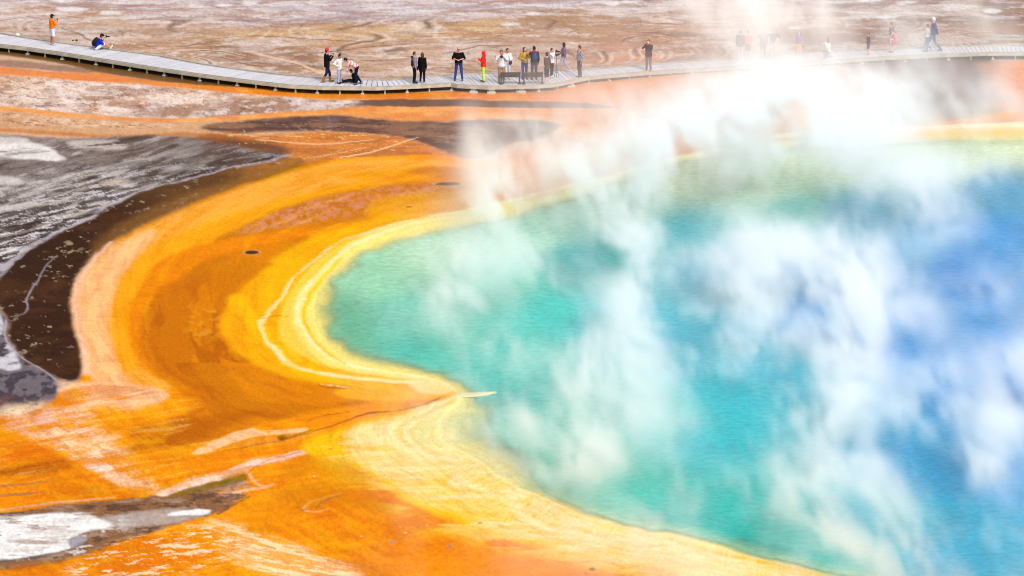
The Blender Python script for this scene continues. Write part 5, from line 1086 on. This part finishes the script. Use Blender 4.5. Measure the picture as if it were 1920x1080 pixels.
for (px, py, rx, ry) in [(1330,820,75,45),(1390,985,75,38),(1850,610,50,32),(1780,500,55,38),(1720,880,38,45),(1040,590,50,32),(1150,480,36,36),(1700,640,42,32),(1890,385,42,42),(1810,1020,55,42),(800,660,80,40),(1620,392,65,26),(1290,430,40,32),(1390,740,60,36),(1260,560,24,40),(1490,392,60,22),(700,560,60,40),(1180,900,60,30),(1540,1040,40,20)]:
    c = at(px, py, 1.2); pm = FPX / math.hypot(c.y - CAMY, CAMH)
    clear *= 1 - .88 * np.exp(-.5 * (((X3 - c.x + .5 * (q1 - .5)) / (rx / pm * .8)) ** 2 + ((ZT - 1.2 - .235 * c.y + .5 * (q2 - .5)) / (ry / pm * .8)) ** 2 + ((Y3 - c.y) / 13.0) ** 2))
dens = np.zeros(D.size, np.float32)
dens[act] = D.ravel()[act] * (sstep(.37, .70, ns) * (1.9 - .5 * sstep(-34, -12, Y3)) + .04 + .34 * sstep(-34, -12, Y3)) * STEAM_GAIN * clear
edge = np.minimum.reduce([sstep(0, 1.2, GX - lo[0]), sstep(0, 2, hi[2] - GZ), sstep(0, 3, hi[1] - GY), sstep(0, 2, hi[0] - GX)]).ravel()
dens *= edge
me = bpy.data.meshes.new("steam")
me.vertices.add(D.size)
me.vertices.foreach_set("co", np.stack([GX.ravel(), GY.ravel(), GZ.ravel()], -1).astype(np.float32).ravel())
attr(me, "vapour", 'FLOAT', dens)
steam = bpy.data.objects.new("steam", me); COL.objects.link(steam)
steam['kind'] = 'stuff'; steam['label'] = 'white steam rising and drifting over the hot blue pool'; steam['category'] = 'steam'
m = bpy.data.materials.new("water_vapour"); m.use_nodes = True; nt = m.node_tree; N = nt.nodes; L = nt.links; N.clear()
pv = N.new("ShaderNodeVolumePrincipled"); pv.inputs['Color'].default_value = (.972, .974, .98, 1); pv.inputs['Density'].default_value = 1.0
pv.inputs['Density Attribute'].default_value = 'density'; pv.inputs['Anisotropy'].default_value = 0.0
ou = N.new("ShaderNodeOutputMaterial"); L.new(pv.outputs[0], ou.inputs['Volume'])
g = bpy.data.node_groups.new("steam_field", 'GeometryNodeTree')
g.interface.new_socket("Geometry", in_out='INPUT', socket_type='NodeSocketGeometry'); g.interface.new_socket("Geometry", in_out='OUTPUT', socket_type='NodeSocketGeometry')
n = g.nodes; l = g.links
gi = n.new("NodeGroupInput"); go = n.new("NodeGroupOutput"); vc = n.new("GeometryNodeVolumeCube"); si = n.new("GeometryNodeSampleIndex"); po = n.new("GeometryNodeInputPosition")
na = n.new("GeometryNodeInputNamedAttribute"); na.data_type = 'FLOAT'; na.inputs['Name'].default_value = "vapour"
si.data_type = 'FLOAT'; si.domain = 'POINT'; si.clamp = False
sub = n.new("ShaderNodeVectorMath"); sub.operation = 'SUBTRACT'; sub.inputs[1].default_value = (lo[0], lo[1], lo[2])
dv = n.new("ShaderNodeVectorMath"); dv.operation = 'DIVIDE'; dv.inputs[1].default_value = ((hi[0] - lo[0]) / nx, (hi[1] - lo[1]) / ny, (hi[2] - lo[2]) / nz)
fl = n.new("ShaderNodeVectorMath"); fl.operation = 'FLOOR'
cl0 = n.new("ShaderNodeVectorMath"); cl0.operation = 'MAXIMUM'; cl0.inputs[1].default_value = (0, 0, 0)
cl1 = n.new("ShaderNodeVectorMath"); cl1.operation = 'MINIMUM'; cl1.inputs[1].default_value = (nx - 1, ny - 1, nz - 1)
dt = n.new("ShaderNodeVectorMath"); dt.operation = 'DOT_PRODUCT'; dt.inputs[1].default_value = (1, nx, nx * ny)
l.new(po.outputs[0], sub.inputs[0]); l.new(sub.outputs[0], dv.inputs[0]); l.new(dv.outputs[0], fl.inputs[0]); l.new(fl.outputs[0], cl0.inputs[0]); l.new(cl0.outputs[0], cl1.inputs[0]); l.new(cl1.outputs[0], dt.inputs[0])
l.new(gi.outputs[0], si.inputs['Geometry']); l.new(na.outputs['Attribute'], si.inputs['Value']); l.new(dt.outputs['Value'], si.inputs['Index'])
vc.inputs['Min'].default_value = tuple(lo); vc.inputs['Max'].default_value = tuple(hi)
vc.inputs['Resolution X'].default_value = nx; vc.inputs['Resolution Y'].default_value = ny; vc.inputs['Resolution Z'].default_value = nz
l.new(si.outputs['Value'], vc.inputs['Density'])
sm = n.new("GeometryNodeSetMaterial"); sm.inputs['Material'].default_value = m
l.new(vc.outputs['Volume'], sm.inputs['Geometry']); l.new(sm.outputs[0], go.inputs[0])
md = steam.modifiers.new("steam_field", 'NODES'); md.node_group = g
print("steam grid", nx, ny, nz, "max", dens.max(), flush=True)
